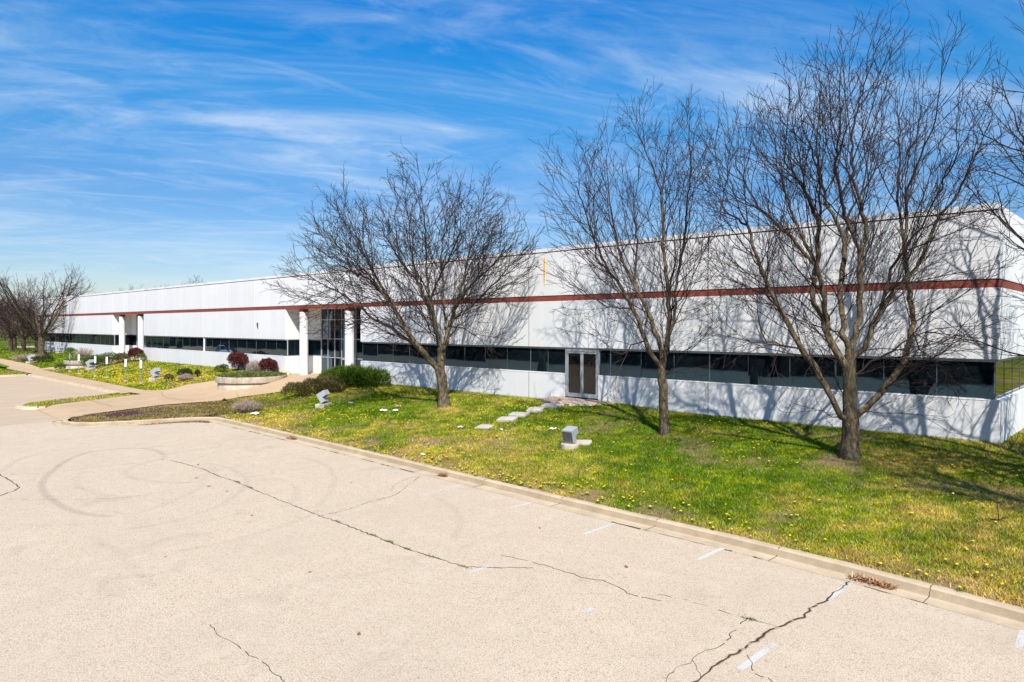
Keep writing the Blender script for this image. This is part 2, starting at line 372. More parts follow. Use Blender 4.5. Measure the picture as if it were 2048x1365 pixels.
T3_LIMBS = [
  [(-0.0,0.0,-0.0),(-0.0,0.0,0.36),(-0.0,0.0,0.84),(-0.0,0.0,1.11)],
  [(-0.03,-0.03,1.04),(-0.2,-0.23,1.21),(-0.38,-0.49,1.77),(-0.6,-0.81,2.48),(-0.96,-1.28,3.25),(-1.32,-1.8,4.36),(-1.58,-2.16,5.04),(-1.75,-2.44,5.86),(-1.94,-2.78,6.87),(-2.17,-3.14,7.8),(-2.45,-3.58,8.85),(-2.64,-3.9,9.68)],
  [(-0.0,0.0,1.08),(-0.0,0.0,1.47),(-0.0,0.0,2.01),(-0.0,0.0,2.6),(-0.0,0.0,3.24)],
  [(-0.02,-0.02,2.69),(-0.34,-0.17,3.09),(-0.6,-0.23,3.72),(-1.0,-0.29,4.87),(-1.0,-0.06,5.76),(-1.32,-0.2,6.27),(-1.87,-0.46,7.03),(-2.48,-0.79,7.73),(-3.0,-1.0,8.76),(-3.37,-1.01,10.11),(-3.54,-0.88,11.31)],
  [(-0.0,0.0,3.14),(-0.21,0.04,3.72),(-0.39,0.36,5.03),(-0.43,0.88,6.52),(-0.57,0.91,6.98),(-0.95,0.86,7.76),(-1.14,0.93,8.46),(-1.41,1.14,9.84),(-1.45,1.69,11.61),(-1.72,1.81,12.8)],
  [(-0.58,0.0,3.51),(-0.57,-0.31,4.15),(-0.55,-1.14,5.8),(-0.33,-1.56,6.98),(-0.15,-2.08,8.21),(-0.28,-2.97,9.41),(-0.19,-3.63,10.57)],
  [(-0.0,0.0,3.21),(0.23,0.11,4.14),(0.29,-0.06,6.1),(0.49,0.07,6.59),(0.37,-0.16,7.48),(0.2,-0.42,8.29),(0.21,-0.57,9.66),(0.52,-0.43,10.94),(0.69,-0.45,12.34)],
  [(0.01,0.01,2.91),(0.33,0.21,3.31),(0.68,0.32,4.37),(1.07,0.54,4.98),(1.55,0.83,5.59),(2.06,1.01,7.0),(2.54,1.26,7.8),(3.02,1.44,8.96),(3.33,1.51,9.98)],
  [(0.04,0.04,1.08),(0.24,0.29,1.33),(0.76,0.98,2.16),(1.09,1.44,2.87),(1.26,1.8,4.01),(1.12,1.85,5.17),(0.97,1.92,6.5),(0.77,1.94,7.75),(0.78,2.12,8.89),(0.76,2.32,10.31),(0.57,2.39,11.96),(0.31,2.37,13.38)],
  [(0.89,2.23,6.53),(1.06,1.91,7.37),(1.13,1.56,8.09),(1.48,1.42,8.8),(1.99,1.12,9.96),(2.25,0.62,11.08),(2.44,0.26,11.84)],
  [(0.07,0.06,2.39),(0.5,0.19,2.85),(1.05,0.37,3.26),(1.84,0.64,3.81),(2.6,0.93,3.94),(3.51,1.28,3.88)],
  [(1.11,2.16,3.81),(1.14,2.53,4.39),(1.5,3.28,4.76),(2.22,4.6,5.01)],
  [(-1.32,-1.81,4.36),(-1.56,-2.43,4.91),(-1.91,-3.16,5.15),(-2.33,-4.02,5.46),(-2.62,-4.71,5.88),(-2.82,-5.44,6.61)],
  [(-0.3,-0.29,1.04),(-0.37,-0.51,1.22),(-0.5,-0.82,1.4)],
  [(-1.93,-2.8,6.87),(-2.82,-2.39,7.45),(-3.63,-1.79,8.41),(-4.43,-1.46,9.07)],
  [(-1.53,-2.29,5.03),(-1.52,-3.49,6.06),(-1.76,-4.73,6.51),(-1.83,-5.88,7.18)],
  [(-0.45,0.95,6.53),(-0.45,1.42,7.64),(0.08,2.67,9.2),(0.41,3.66,10.82),(0.69,4.66,12.69),(0.65,5.18,14.23)],
  [(-1.06,0.09,5.77),(-1.77,0.32,7.34),(-2.45,0.6,9.1),(-2.87,1.17,11.13),(-3.04,1.8,12.87)],
  [(-0.37,-1.46,7.0),(-0.46,-2.29,7.76),(-0.69,-3.47,8.57),(-0.77,-4.55,9.44),(-0.76,-5.14,9.94)],
  [(0.34,-0.23,6.09),(0.23,-1.14,7.11),(0.28,-2.1,8.37),(0.66,-2.84,9.64),(0.88,-3.71,10.79)],
  [(0.67,0.36,4.37),(1.12,-0.11,5.55),(2.09,-0.46,6.85),(2.65,-0.86,7.81),(3.31,-1.4,8.89)],
  [(-0.95,-1.32,3.25),(-1.17,-1.94,3.38),(-1.47,-2.8,3.54),(-1.75,-3.64,3.4),(-1.98,-4.37,3.28)],
  [(1.22,1.99,4.01),(1.55,1.32,3.22),(1.99,1.09,2.94),(2.3,0.81,2.61)],
  [(2.07,1.0,7.0),(2.42,2.15,7.25),(2.78,3.35,7.66),(2.97,4.21,8.21)],
]
T3_SIL = [(2.61, -3.9, 3.0), (3.36, -4.66, 3.9), (4.12, -4.96, 4.28), (5.02, -5.33, 4.43), (6.22, -5.41, 4.51), (7.42, -5.33, 4.58), (8.62, -5.18, 4.51), (9.67, -4.96, 4.43), (10.72, -4.51, 4.05), (11.47, -3.45, 3.68), (12.22, -2.1, 3.23), (12.83, -0.75, 2.85), (13.16, 0.0, 2.1)]
# cracks (width, plan points), tyre marks (width, strength, plan points), stall lines
CRACKS = [
 (0.035,[(-25.89,9.54),(-24.95,9.66),(-23.55,9.72),(-22.09,9.62),(-20.82,9.64),(-19.84,9.57),(-18.53,9.49),(-17.33,9.45),(-15.62,9.37),(-14.86,9.39),(-13.32,9.34),(-11.94,9.28),(-11.20,9.32),(-10.26,9.38),(-9.79,9.75),(-9.23,10.29)]),
 (0.025,[(-10.22,10.40),(-9.20,10.55),(-8.71,10.56),(-8.12,10.55),(-7.82,10.70),(-7.39,10.62),(-7.12,10.48),(-6.83,10.49),(-6.36,10.62)]),
 (0.02,[(-6.81,10.81),(-6.17,10.94),(-5.49,10.92),(-5.07,10.93),(-4.81,10.97),(-4.57,10.99)]),
 (0.05,[(-4.41,13.84),(-4.41,13.22),(-4.43,12.82),(-4.41,12.47),(-4.48,12.14),(-4.45,11.74),(-4.42,11.60),(-4.51,11.33),(-4.57,10.99),(-4.64,10.58),(-4.62,10.34),(-4.65,9.81),(-4.70,9.25),(-4.68,8.78),(-4.67,8.64),(-4.71,8.42),(-4.70,8.13)]),
 (0.022,[(-5.08,10.93),(-5.03,10.55),(-5.02,10.29),(-4.94,9.95),(-4.93,9.72),(-5.01,9.44),(-5.04,9.09),(-5.00,8.93),(-5.06,8.77),(-5.04,8.45),(-4.92,8.18)]),
 (0.018,[(-4.64,9.79),(-4.44,9.63),(-4.26,9.33),(-4.13,9.25),(-4.02,9.30),(-3.80,9.16)]),
 (0.01,[(-5.00,9.02),(-4.83,8.83),(-4.68,8.66)]),
 (0.022,[(-11.24,4.74),(-10.68,4.67),(-10.25,4.72),(-9.76,4.70),(-9.34,4.75),(-9.06,4.70),(-8.70,4.68),(-8.52,4.66)]),
 (0.045,[(-27.74,4.84),(-26.22,4.88),(-25.33,4.88),(-24.87,4.87),(-24.42,4.65),(-24.01,4.19)]),
 (0.028,[(-15.61,9.29),(-15.62,10.16),(-15.88,11.01),(-15.96,11.85),(-16.16,12.27),(-16.67,12.95),(-17.39,13.97)]),
 (0.015,[(-16.38,12.10),(-17.04,12.77),(-17.43,13.54),(-17.51,14.07)]),
 (0.02,[(-27.18,5.06),(-26.51,6.06),(-26.49,7.28),(-26.23,8.66)]),
 (0.016,[(-23.62,4.17),(-22.45,5.13),(-21.35,6.33),(-21.19,7.12)]),
 (0.018,[(-30.36,9.80),(-30.20,11.82),(-30.02,14.25),(-30.82,15.35)]),
 (0.018,[(-27.34,10.24),(-27.46,11.61),(-27.21,13.12),(-27.73,14.71)]),
 (0.016,[(-27.24,11.52),(-28.24,12.14),(-28.77,13.00),(-29.08,13.80)]),
 (0.016,[(-25.75,10.52),(-26.35,11.33),(-26.75,12.29)]),
 (0.014,[(-21.28,10.26),(-21.22,11.26),(-21.21,12.72)]),
 (0.012,[(-24.68,11.15),(-24.44,12.17),(-24.78,13.56),(-24.92,14.50)]),
]
TYRES = [
 (0.22,0.5,[(-26.98,9.75),(-28.00,9.90),(-28.82,9.86),(-29.59,9.43),(-29.83,8.75),(-29.79,8.06),(-28.86,7.17),(-26.90,6.18),(-25.53,5.63),(-24.39,5.33),(-23.23,5.17),(-21.83,5.13),(-20.72,5.20),(-19.96,5.40),(-19.35,5.73)]),
 (0.2,0.3,[(-26.98,9.75),(-26.44,9.47),(-26.18,8.96),(-25.54,8.14),(-24.90,7.75),(-23.95,7.63),(-23.17,7.78),(-22.25,8.19),(-21.58,8.82)]),
 (0.2,0.25,[(-27.87,4.93),(-29.53,5.65),(-30.70,6.49),(-31.23,7.42),(-31.10,8.15)]),
 (0.2,0.25,[(-24.45,9.99),(-23.70,10.36),(-21.95,10.25),(-20.80,9.94),(-19.52,9.11),(-18.71,8.32),(-18.23,7.71),(-17.79,6.54),(-17.90,5.57)]),
 (0.2,0.2,[(-16.15,9.69),(-15.68,8.85),(-15.43,7.93),(-15.26,6.78),(-15.36,5.75)]),
 (0.18,0.2,[(-22.47,9.34),(-21.39,8.82),(-20.51,8.17),(-19.62,7.09),(-19.24,6.22),(-19.95,5.74)]),
 (0.2,0.16,[(-24.83,6.30),(-25.91,6.79),(-25.62,7.07)]),
 (0.2,0.18,[(-24.49,6.15),(-22.65,6.13),(-21.39,6.53),(-21.08,7.21)]),
 (0.2,0.2,[(-23.11,13.04),(-21.24,12.94),(-19.29,12.07),(-17.64,10.90),(-16.25,9.60)]),
 (0.2,0.2,[(-15.32,12.70),(-13.83,12.24),(-12.65,11.44),(-11.60,10.27)]),
 (0.2,0.18,[(-20.65,10.28),(-20.19,10.71),(-18.94,10.52),(-17.58,9.77),(-16.91,8.97)]),
 (0.2,0.14,[(-20.54,3.63),(-19.22,4.77),(-18.76,5.62)]),
 (0.25,0.12,[(-18.14,4.81),(-16.46,4.93),(-15.21,4.83),(-13.50,4.70)]),
]
LINES = [
 ((-4.40,13.81),(-4.40,12.51),1),
 ((-4.39,12.37),(-4.38,11.46),0.35),
 ((-4.38,11.35),(-4.38,10.47),0.5),
 ((-4.38,10.35),(-4.40,9.24),1),
 ((-7.06,14.02),(-7.09,12.97),1),
 ((-7.08,12.86),(-7.12,11.95),0.25),
 ((-7.17,9.52),(-7.15,9.22),0.9),
 ((-6.92,9.82),(-7.15,9.56),0.3),
 ((-9.85,13.98),(-9.85,12.75),1),
 ((-9.95,10.46),(-9.93,9.86),0.7),
 ((-9.94,9.73),(-9.91,9.22),1),
 ((-12.63,14.03),(-12.66,13.22),1),
 ((-12.64,13.10),(-12.58,12.49),0.4),
 ((-15.57,14.18),(-15.43,12.44),0.9),
 ((-15.39,12.31),(-15.42,10.74),0.4),
 ((-15.43,9.98),(-15.53,9.24),0.8),
 ((-18.47,14.21),(-18.45,13.27),0.8),
 ((-18.46,12.86),(-18.54,11.81),0.3),
 ((-21.49,14.32),(-21.48,13.68),0.7),
 ((-33.64,14.46),(-34.39,9.89),0.8),
 ((-30.81,14.50),(-30.54,13.35),0.7),
 ((-27.25,14.45),(-27.15,13.52),0.6),
 ((-1.71,13.52),(-1.69,12.69),1),
]
# ------------------------------------------------------------------ camera, sun, sky
def camera_light():
    cam = bpy.data.cameras.new('camera'); o = bpy.data.objects.new('camera', cam); COL.objects.link(o)
    o.location = (0, 0, EYE); o.rotation_euler = (math.radians(90), 0, math.atan2(.6896, .7242))
    cam.lens = 36 * 1390 / 2048; cam.sensor_width = 36; cam.shift_y = -31.5 / 2048
    cam.clip_start = .1; cam.clip_end = 6000
    SC.camera = o
    s = Vector((1.2, -1.0, 1.56)).normalized()
    L = bpy.data.lights.new('sun', 'SUN'); L.energy = 5.0; L.angle = math.radians(.5); L.color = (1, .955, .89)
    so = bpy.data.objects.new('sun', L); COL.objects.link(so)
    so.rotation_euler = s.to_track_quat('Z', 'Y').to_euler(); so.location = (30, -25, 40)
    w = bpy.data.worlds.new('World'); SC.world = w; w.use_nodes = True
    t = w.node_tree; n = t.nodes; bg = n['Background']; lk = t.links.new
    sky = n.new('ShaderNodeTexSky'); sky.sky_type = 'NISHITA'; sky.sun_disc = False
    sky.sun_elevation = math.asin(s.z); sky.sun_rotation = math.atan2(s.x, s.y)
    sky.air_density = 1.0; sky.dust_density = .35; sky.ozone_density = 2.6; sky.altitude = 200
    hs = n.new('ShaderNodeHueSaturation'); hs.inputs['Saturation'].default_value = 1.35; hs.inputs['Value'].default_value = 1.0
    lk(sky.outputs['Color'], hs.inputs['Color'])
    # deeper blue overhead, softer towards the horizon
    tcz = n.new('ShaderNodeTexCoord'); sz = n.new('ShaderNodeSeparateXYZ'); lk(tcz.outputs['Generated'], sz.inputs[0])
    rp = n.new('ShaderNodeValToRGB'); el = rp.color_ramp.elements
    for q in range(3): el.new(.5)
    for q, (p_, c_) in zip(el, ((0., (.76, .69, .75)), (.18, (.76, .82, .92)), (.31, (.58, 1.12, 1.20)), (.42, (.03, 1.10, 1.40)), (.75, (.25, .75, 1.0)))): q.position = p_; q.color = (*c_, 1)
    lk(sz.outputs['Z'], rp.inputs['Fac'])
    tint = n.new('ShaderNodeMix'); tint.data_type = 'RGBA'; tint.blend_type = 'MULTIPLY'; tint.inputs[0].default_value = 1
    lk(hs.outputs['Color'], tint.inputs[6]); lk(rp.outputs['Color'], tint.inputs[7])
    # cirrus: the view direction projected on a flat cloud sheet, noise stretched along the wind
    tc = n.new('ShaderNodeTexCoord'); sp = n.new('ShaderNodeSeparateXYZ'); lk(tc.outputs['Generated'], sp.inputs[0])
    def mth(op, a, b=0.):
        m = n.new('ShaderNodeMath'); m.operation = op
        for i, v in enumerate((a, b)):
            if hasattr(v, 'is_linked'): lk(v, m.inputs[i])
            else: m.inputs[i].default_value = v
        return m.outputs[0]
    z = mth('ADD', mth('MAXIMUM', sp.outputs['Z'], 0.), .12)
    cb = n.new('ShaderNodeCombineXYZ'); lk(mth('DIVIDE', sp.outputs['X'], z), cb.inputs[0]); lk(mth('DIVIDE', sp.outputs['Y'], z), cb.inputs[1])
    def layer(rot, sc, scale, detail, dist, lo, hi, off):
        m1 = n.new('ShaderNodeMapping'); m1.inputs['Rotation'].default_value = (0, 0, math.radians(rot)); m1.inputs['Location'].default_value = off
        m2 = n.new('ShaderNodeMapping'); m2.inputs['Scale'].default_value = sc
        lk(cb.outputs[0], m1.inputs['Vector']); lk(m1.outputs[0], m2.inputs['Vector'])
        q = n.new('ShaderNodeTexNoise'); q.inputs['Scale'].default_value = scale; q.inputs['Detail'].default_value = detail
        q.inputs['Roughness'].default_value = .62; q.inputs['Distortion'].default_value = dist
        lk(m2.outputs[0], q.inputs['Vector'])
        r = n.new('ShaderNodeMapRange'); r.interpolation_type = 'SMOOTHSTEP'
        r.inputs['From Min'].default_value = lo; r.inputs['From Max'].default_value = hi
        lk(q.outputs['Fac'], r.inputs['Value']); return r.outputs[0]
    a = layer(-58, (.55, 1.5, 1), 1.0, 6, 1.3, .38, .84, (0.6, .3, 0))
    b = layer(-50, (.30, .50, 1), .85, 3, .4, .30, .60, (1, 0.2, 0))
    c2 = layer(-68, (.9, 2.0, 1), 2.2, 7, 1.8, .42, .88, (7, 2, 0))
    f = mth('ADD', mth('MULTIPLY', a, mth('ADD', mth('MULTIPLY', b, .8), .2)), mth('MULTIPLY', mth('MULTIPLY', c2, b), .55))
    f = mth('MINIMUM', mth('MULTIPLY', f, .56), .48)
    mx = n.new('ShaderNodeMix'); mx.data_type = 'RGBA'
    lk(f, mx.inputs[0]); lk(tint.outputs[2], mx.inputs[6]); mx.inputs[7].default_value = (6.2, 6.9, 7.8, 1)
    lk(mx.outputs[2], bg.inputs['Color']); bg.inputs['Strength'].default_value = .1
    v = SC.view_settings; v.view_transform = 'Standard'; v.look = 'None'; v.gamma = 1; v.use_curve_mapping = False
    v.exposure = .43
camera_light()

# ------------------------------------------------------------------ lawn layout (plan polygons, metres)
WALK = [(-40.5, 9.7), (-42.7, 15.3), (-42.5, 19.9), (-40.3, 21.9), (-39.2, 25.0), (-38.6, FACE), (-48.2, FACE), (-49.0, 24.6), (-50.2, 22.4),
        (-51.35, 22.0), (-52.7, 20.4), (-52.1, 18.95), (-53.2, 17.85), (-60.5, 17.95), (-73.8, 18.3), (-87.6, 18.7),
        (-87.9, 20.5), (-86.6, 24.0), (-86.2, FACE), (-77.4, FACE), (-77.9, 24.6), (-78.4, 21.0), (-80.0, 20.4),
        (-83.0, 19.4), (-88.5, 19.0), (-95.0, 19.7), (-104, 20.0), (-104, 18.2), (-95, 17.7), (-91.0, 16.6), (-54.0, 16.45),
        (-50.4, 16.7), (-46.85, 10.0)]
WALK_A = [(-40.5, 9.7), (-42.7, 15.3), (-42.5, 19.9), (-40.3, 21.9), (-39.2, 25.0), (-38.6, 25.9), (-48.2, 25.9), (-49.0, 24.6), (-50.2, 22.4),
          (-51.35, 22.0), (-52.7, 20.4), (-52.1, 18.95), (-53.2, 17.85), (-54.0, 16.45), (-50.4, 16.7), (-46.85, 10.0)]
WALK_B = [(-53.2, 17.85), (-60.5, 17.95), (-73.8, 18.3), (-87.0, 18.7), (-91.0, 16.6), (-78, 16.5), (-54.0, 16.45)]
WALK_C = [(-87.6, 18.45), (-86.9, 20.5), (-86.6, 24.0), (-86.2, 25.9), (-77.4, 25.9), (-77.9, 24.6), (-78.4, 21.4), (-81.0, 20.3), (-83.5, 19.3), (-85.5, 18.65)]
WALK_D = [(-87.0, 18.72), (-88.5, 19.2), (-95.0, 19.7), (-104, 20.0), (-130, 20.4), (-130, 18.6), (-104, 18.2), (-95, 17.7), (-91.0, 16.62)]
STRIP2 = [(-46.95, 10.05), (-50.2, 16.5), (-52.7, 15.95), (-52.2, 14.6), (-50.2, 10.4), (-48.6, 9.7)]
ISLAND = [(-36.2, 14.75), (-36.5, 13.2), (-37.2, 11.2), (-38.0, 10.1), (-38.9, 9.75), (-39.8, 9.9), (-40.6, 10.1), (-42.75, 15.4), (-42.6, 17.2), (-36.2, 17.2)]
FAR_STRIP = [(-79.2, 13.7), (-79.0, 15.9), (-80.2, 16.45), (-90, 16.4), (-95, 15.9), (-95, 13.2)]

def lawn_low(X):
    X = np.asarray(X, float)
    return np.where(X > -36.1, kerb_y(X) + .62, np.where(X > -42.8, 16.9, 17.2))

def lush_dry(X, Y):
    """0 = lush green, 1 = straw"""
    d = .30 + 1.0 * (fbm(X, Y, 5., 3) - .5) + .9 * (fbm(X, Y, 1.1, 9) - .5)
    g = lambda x, y, r, a, ry=None: a * np.exp(-(((X - x) / r) ** 2 + ((Y - y) / (ry or r)) ** 2))
    d = d + g(-30.5, 20.3, 4.6, -.80, 2.3) + g(-13.2, 20.4, 3.4, -.55, 2.2) + g(-8.8, 19.2, 3.4, -.45, 2.4) + g(-19.5, 24.5, 2., -.2, 1.)
    d = d + g(-19.6, 18.2, 3.4, .34, 1.8) + g(-16.6, 16.4, 4, .28, 1.3) + g(-24.8, 22.0, 2, .3, .9) + g(-25.2, 22.1, .7, .45) + g(-6.4, 22.0, 1.3, .35, .8) + g(-13.0, 21.9, .7, .4, .4)
    d = d + g(-24.3, 18.6, 2.4, .18, 1.2) + g(-1.5, 17.6, 3.5, .22) + g(-5, 23.6, 4, .2, .7) + g(-34, 16.0, 2.0, .25) + g(-2.5, 15.2, 4, .12, 1)
    d = d + .35 * (1 - sstep(0, 1.2, Y - lawn_low(X))) * (X > -36)
    d = d + np.where(X < -42, -.12, 0) + np.where(X < -84, -.25, 0)
    return np.clip(d, 0, 1)
def soil_amt(X, Y):
    g = lambda x, y, r, a, ry=None: a * np.exp(-(((X - x) / r) ** 2 + ((Y - y) / (ry or r)) ** 2))
    s = sstep(.58, .72, fbm(X, Y, 2.2, 21)) * .75 + g(-20.8, 17.0, .9, .9, .5) + g(-22.3, 15.9, .6, .6, .3) + g(-7.0, 21.6, .9, .8, .5) + g(-13.4, 21.7, .9, .7, .35) + g(-9, 15.3, 2, .35, .4) + g(-25.6, 21.6, .8, .5, .4)
    s = s + .75 * sstep(.42, .62, fbm(X, Y, .8, 33)) * (1 - sstep(.15, 1.3, Y - lawn_low(X))) + .8 * sstep(.5, .68, fbm(X, Y, .9, 35)) * np.exp(-(((X + 19.5) / 5.) ** 2 + ((Y - 17.2) / 1.7) ** 2))
    return np.clip(s, 0, 1)
def grass_rgb(X, Y, r1, r2):
    cl = fbm(X, Y, .36, 70); d = np.clip(lush_dry(X, Y) + (r1 - .5) * .65 + (cl - .5) * 1.0, 0, 1)[:, None]
    lush = np.array([.090, .185, .002]); mid = np.array([.315, .330, .004]); dry = np.array([.66, .44, .085])
    c = np.where(d < .5, lush + (mid - lush) * d * 2, mid + (dry - mid) * (d - .5) * 2)
    olive = (sstep(-33.5, -36, X) * sstep(-46, -42.5, X) * sstep(21.5, 18.5, Y))[:, None]        # thin brownish turf along the walk
    c = c * (1 - olive) + olive * (np.array([.15, .125, .03]) + d * np.array([.16, .10, .03]))
    tuft = sstep(.30, .68, fbm(X, Y, .26, 73))[:, None]
    return c * (.50 + .95 * r2[:, None]) * (.80 + .45 * fbm(X, Y, .9, 71))[:, None] * (.74 + .42 * tuft)

def sheet_poly(name, poly, mat, zf, edge=.8, kind='structure'):
    bm = bmesh.new(); vs = [bm.verts.new((x, y, 0)) for x, y in poly]
    f = bm.faces.new(vs); bmesh.ops.triangulate(bm, faces=[f])
    for _ in range(5):
        es = [e for e in bm.edges if e.calc_length() > edge]
        if not es: break
        bmesh.ops.subdivide_edges(bm, edges=es, cuts=1); bmesh.ops.triangulate(bm, faces=bm.faces[:])
    bmesh.ops.recalc_face_normals(bm, faces=bm.faces[:])
    X = np.array([v.co.x for v in bm.verts]); Y = np.array([v.co.y for v in bm.verts]); Z = zf(X, Y)
    for v, z in zip(bm.verts, Z): v.co.z = z
    if sum(f.normal.z for f in bm.faces) < 0: bmesh.ops.reverse_faces(bm, faces=bm.faces[:])
    me = bpy.data.meshes.new(name); bm.to_mesh(me); bm.free()
    o = link_mesh(name, me, mat); tag(o, kind=kind); return o

def soil_col(me):
    n = len(me.vertices); co = np.empty(n * 3, np.float32); me.vertices.foreach_get('co', co); co = co.reshape(-1, 3)
    X, Y = co[:, 0], co[:, 1]
    s = soil_amt(X, Y)[:, None]; g = grass_rgb(X, Y, np.full(n, .62), np.full(n, .35))
    c = g * (1 - s) * .62 + np.array([.27, .185, .11]) * s  # turf colour darkened to stand for the shade between blades
    a = me.color_attributes.new('col', 'FLOAT_COLOR', 'POINT'); q = np.ones((n, 4), np.float32); q[:, :3] = c
    a.data.foreach_set('color', q.ravel())

def grid_sheet(name, xs, vs, yf, zf, mat):
    """xs columns, vs in 0..1 rows between yf(x)[0] and yf(x)[1]"""
    nx, nv = len(xs), len(vs); X = np.repeat(xs, nv); lo, hi = yf(X); Vv = np.tile(vs, nx)
    Y = lo + (hi - lo) * Vv; P = np.stack([X, Y, zf(X, Y)], 1)
    i = np.arange(nx - 1)[:, None] * nv + np.arange(nv - 1)[None, :]; i = i.ravel()
    q = np.stack([i, i + nv, i + nv + 1, i + 1], 1)
    return np_mesh(name, P, q, np.full(len(q), 4), mat, smooth=True)

def site():
    # far ground to the horizon
    mb = MB(); mb.quad((-3000, -3000, -.35), (3000, -3000, -.35), (3000, 3000, -.35), (-3000, 3000, -.35))
    o = mb.build('ground', M['soil']); tag(o, kind='structure'); soil_far = np.array([[.06, .075, .02]])
    a = o.data.color_attributes.new('col', 'FLOAT_COLOR', 'POINT'); a.data.foreach_set('color', np.array([[.07, .085, .025, 1]] * 4, np.float32).ravel())
    # parking lot: grey-beige aggregate sheet, and the tan driveway beyond it
    up = [(x, y) for x, y in zip(KX, KY) if -34.3 < x < 40]
    poly = [(-40.6, -17), (42, -17), (42, float(kerb_y(42)))] + [(x, y) for x, y in reversed(up)] + [(-35.3, 14.75), (-36.2, 14.0), (-36.9, 12), (-37.5, 10.6), (-38.3, 9.5), (-39.2, 9.2), (-40.6, 9.3)]
    mb = MB(); mb.prism(poly, -.3, 0.); o = mb.build('parking_lot', M['lot_concrete']); tag(o, kind='structure')
    mb = MB(); mb.prism([(-160, -17), (-40.6, -17), (-40.6, 9.3), (-42.0, 12), (-46, 14), (-52.6, 16.2), (-79, 16.2), (-160, 16.2)], -.3, .004)
    o = mb.build('driveway', M['drive_concrete']); tag(o, kind='structure')
    # lawns
    xs = np.concatenate([np.arange(-36.1, 12, .25), np.arange(12, 46, 1.)])
    o = grid_sheet('lawn', xs, np.linspace(0, 1, 46), lambda X: (lawn_low(X), np.full(X.shape, 26.2)), lambda X, Y: gz(X, Y) - .02 + .05 * (fbm(X, Y, 1.5, 5) - .5), M['soil'])
    soil_col(o.data); tag(o, kind='structure')
    xs = np.arange(-150, -36.0, .5)
    o = grid_sheet('lawn', xs, np.linspace(0, 1, 30), lambda X: (lawn_low(X), np.full(X.shape, 26.2)), lambda X, Y: gz(X, Y) - .02 + .05 * (fbm(X, Y, 1.5, 5) - .5), M['soil'])
    soil_col(o.data); tag(o, kind='structure')
    o = grid_sheet('lawn', np.arange(XC - .1, 46, .5), np.linspace(0, 1, 120), lambda X: (np.full(X.shape, 26.1), np.full(X.shape, 110.)), lambda X, Y: X * 0 + Z0 - .03, M['soil']); soil_col(o.data); tag(o, kind='structure')
    o = grid_sheet('lawn', np.arange(-400, -121.5, 1.), np.linspace(0, 1, 90), lambda X: (np.full(X.shape, 26.1), np.full(X.shape, 140.)), lambda X, Y: X * 0 + Z0 - .06, M['soil']); soil_col(o.data); tag(o, kind='structure')
    o = grid_sheet('lawn', np.arange(-400, -148.5, 1.), np.linspace(0, 1, 12), lambda X: (np.full(X.shape, 16.), np.full(X.shape, 26.1)), lambda X, Y: .1 + (Y - 16) / 10.1 * (Z0 - .16), M['soil']); soil_col(o.data); tag(o, kind='structure')
    for nm, poly in (('grass_island', ISLAND), ('grass_island', STRIP2), ('grass_island', FAR_STRIP)):
        o = sheet_poly(nm, poly, M['soil'], lambda X, Y: np.maximum(gz(X, Y), .15) - .01, .5); soil_col(o.data)
    # walks
    zf = lambda X, Y: (np.maximum(gz(X, Y), .15) + .035) * (1 - (1 - sstep(9.7, 11.2, Y)) * (X > -48) * .93)
    for p in (WALK_A, WALK_B, WALK_C, WALK_D):
        sheet_poly('sidewalk', p, M['walk_concrete'], zf)
    mb = MB()                 # tooled joints in the walk
    for line in ([(-50.96, 18.15), (-49.78, 17.80), (-47.97, 17.21), (-46.44, 16.93), (-45.0, 17.07), (-44.2, 17.42), (-43.8, 18.21)], [(-42.6, 19.8), (-44.2, 20.4)], [(-44.0, 13.0), (-48.4, 13.1)], [(-60, 16.7), (-60, 17.8)], [(-66.5, 16.7), (-66.5, 18.0)], [(-73, 16.7), (-73, 18.2)]):
        for a, b in zip(line[:-1], line[1:]):
            n = max(1, int(math.dist(a, b) / .3)); t = Vector((b[0] - a[0], b[1] - a[1], 0)).normalized(); q = Vector((-t.y, t.x, 0)) * .022
            for i in range(n):
                p0 = [a[k] + (b[k] - a[k]) * i / n for k in (0, 1)]; p1 = [a[k] + (b[k] - a[k]) * (i + 1) / n for k in (0, 1)]
                P0 = Vector((*p0, float(zf(*p0)) + .012)); P1 = Vector((*p1, float(zf(*p1)) + .012)); mb.quad(P0 - q, P1 - q, P1 + q, P0 + q)
    tag(mb.build('walk_joint', M['crack_edge']), kind='structure')
    # kerb: gutter pan, sloped face, rounded top, swept along the lot edge
    prof = [(0, .003), (.38, .006), (.42, .03), (.46, .125), (.49, .148), (.53, .155), (.66, .155), (.66, -.1)]
    def sweep(path, pr, side, name, mat, joints=True):
        P = [Vector((*p, 0)) for p in path]; dense = []
        for a, b in zip(P[:-1], P[1:]):
            n = max(1, int((b - a).length / .4))
            for i in range(n): dense.append(a.lerp(b, i / n))
        dense.append(P[-1]); mb = MB(); rows = []
        for i, p in enumerate(dense):
            t = (dense[min(i + 2, len(dense) - 1)] - dense[max(i - 2, 0)]).normalized()
            nrm = Vector((-t.y, t.x, 0)) * side
            rows.append([(p + nrm * d).to_tuple()[:2] + (z,) for d, z in pr])
        n = len(pr)
        vs = [q for r in rows for q in r]; fs = []
        for i in range(len(rows) - 1):
            for k in range(n - 1): fs.append((i * n + k, (i + 1) * n + k, (i + 1) * n + k + 1, i * n + k + 1))
        mb.add(vs, fs); o = mb.build(name, mat, smooth=True, angle=50); tag(o, kind='structure')
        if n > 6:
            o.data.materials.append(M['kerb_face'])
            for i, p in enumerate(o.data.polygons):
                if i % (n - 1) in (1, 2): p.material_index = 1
        return dense
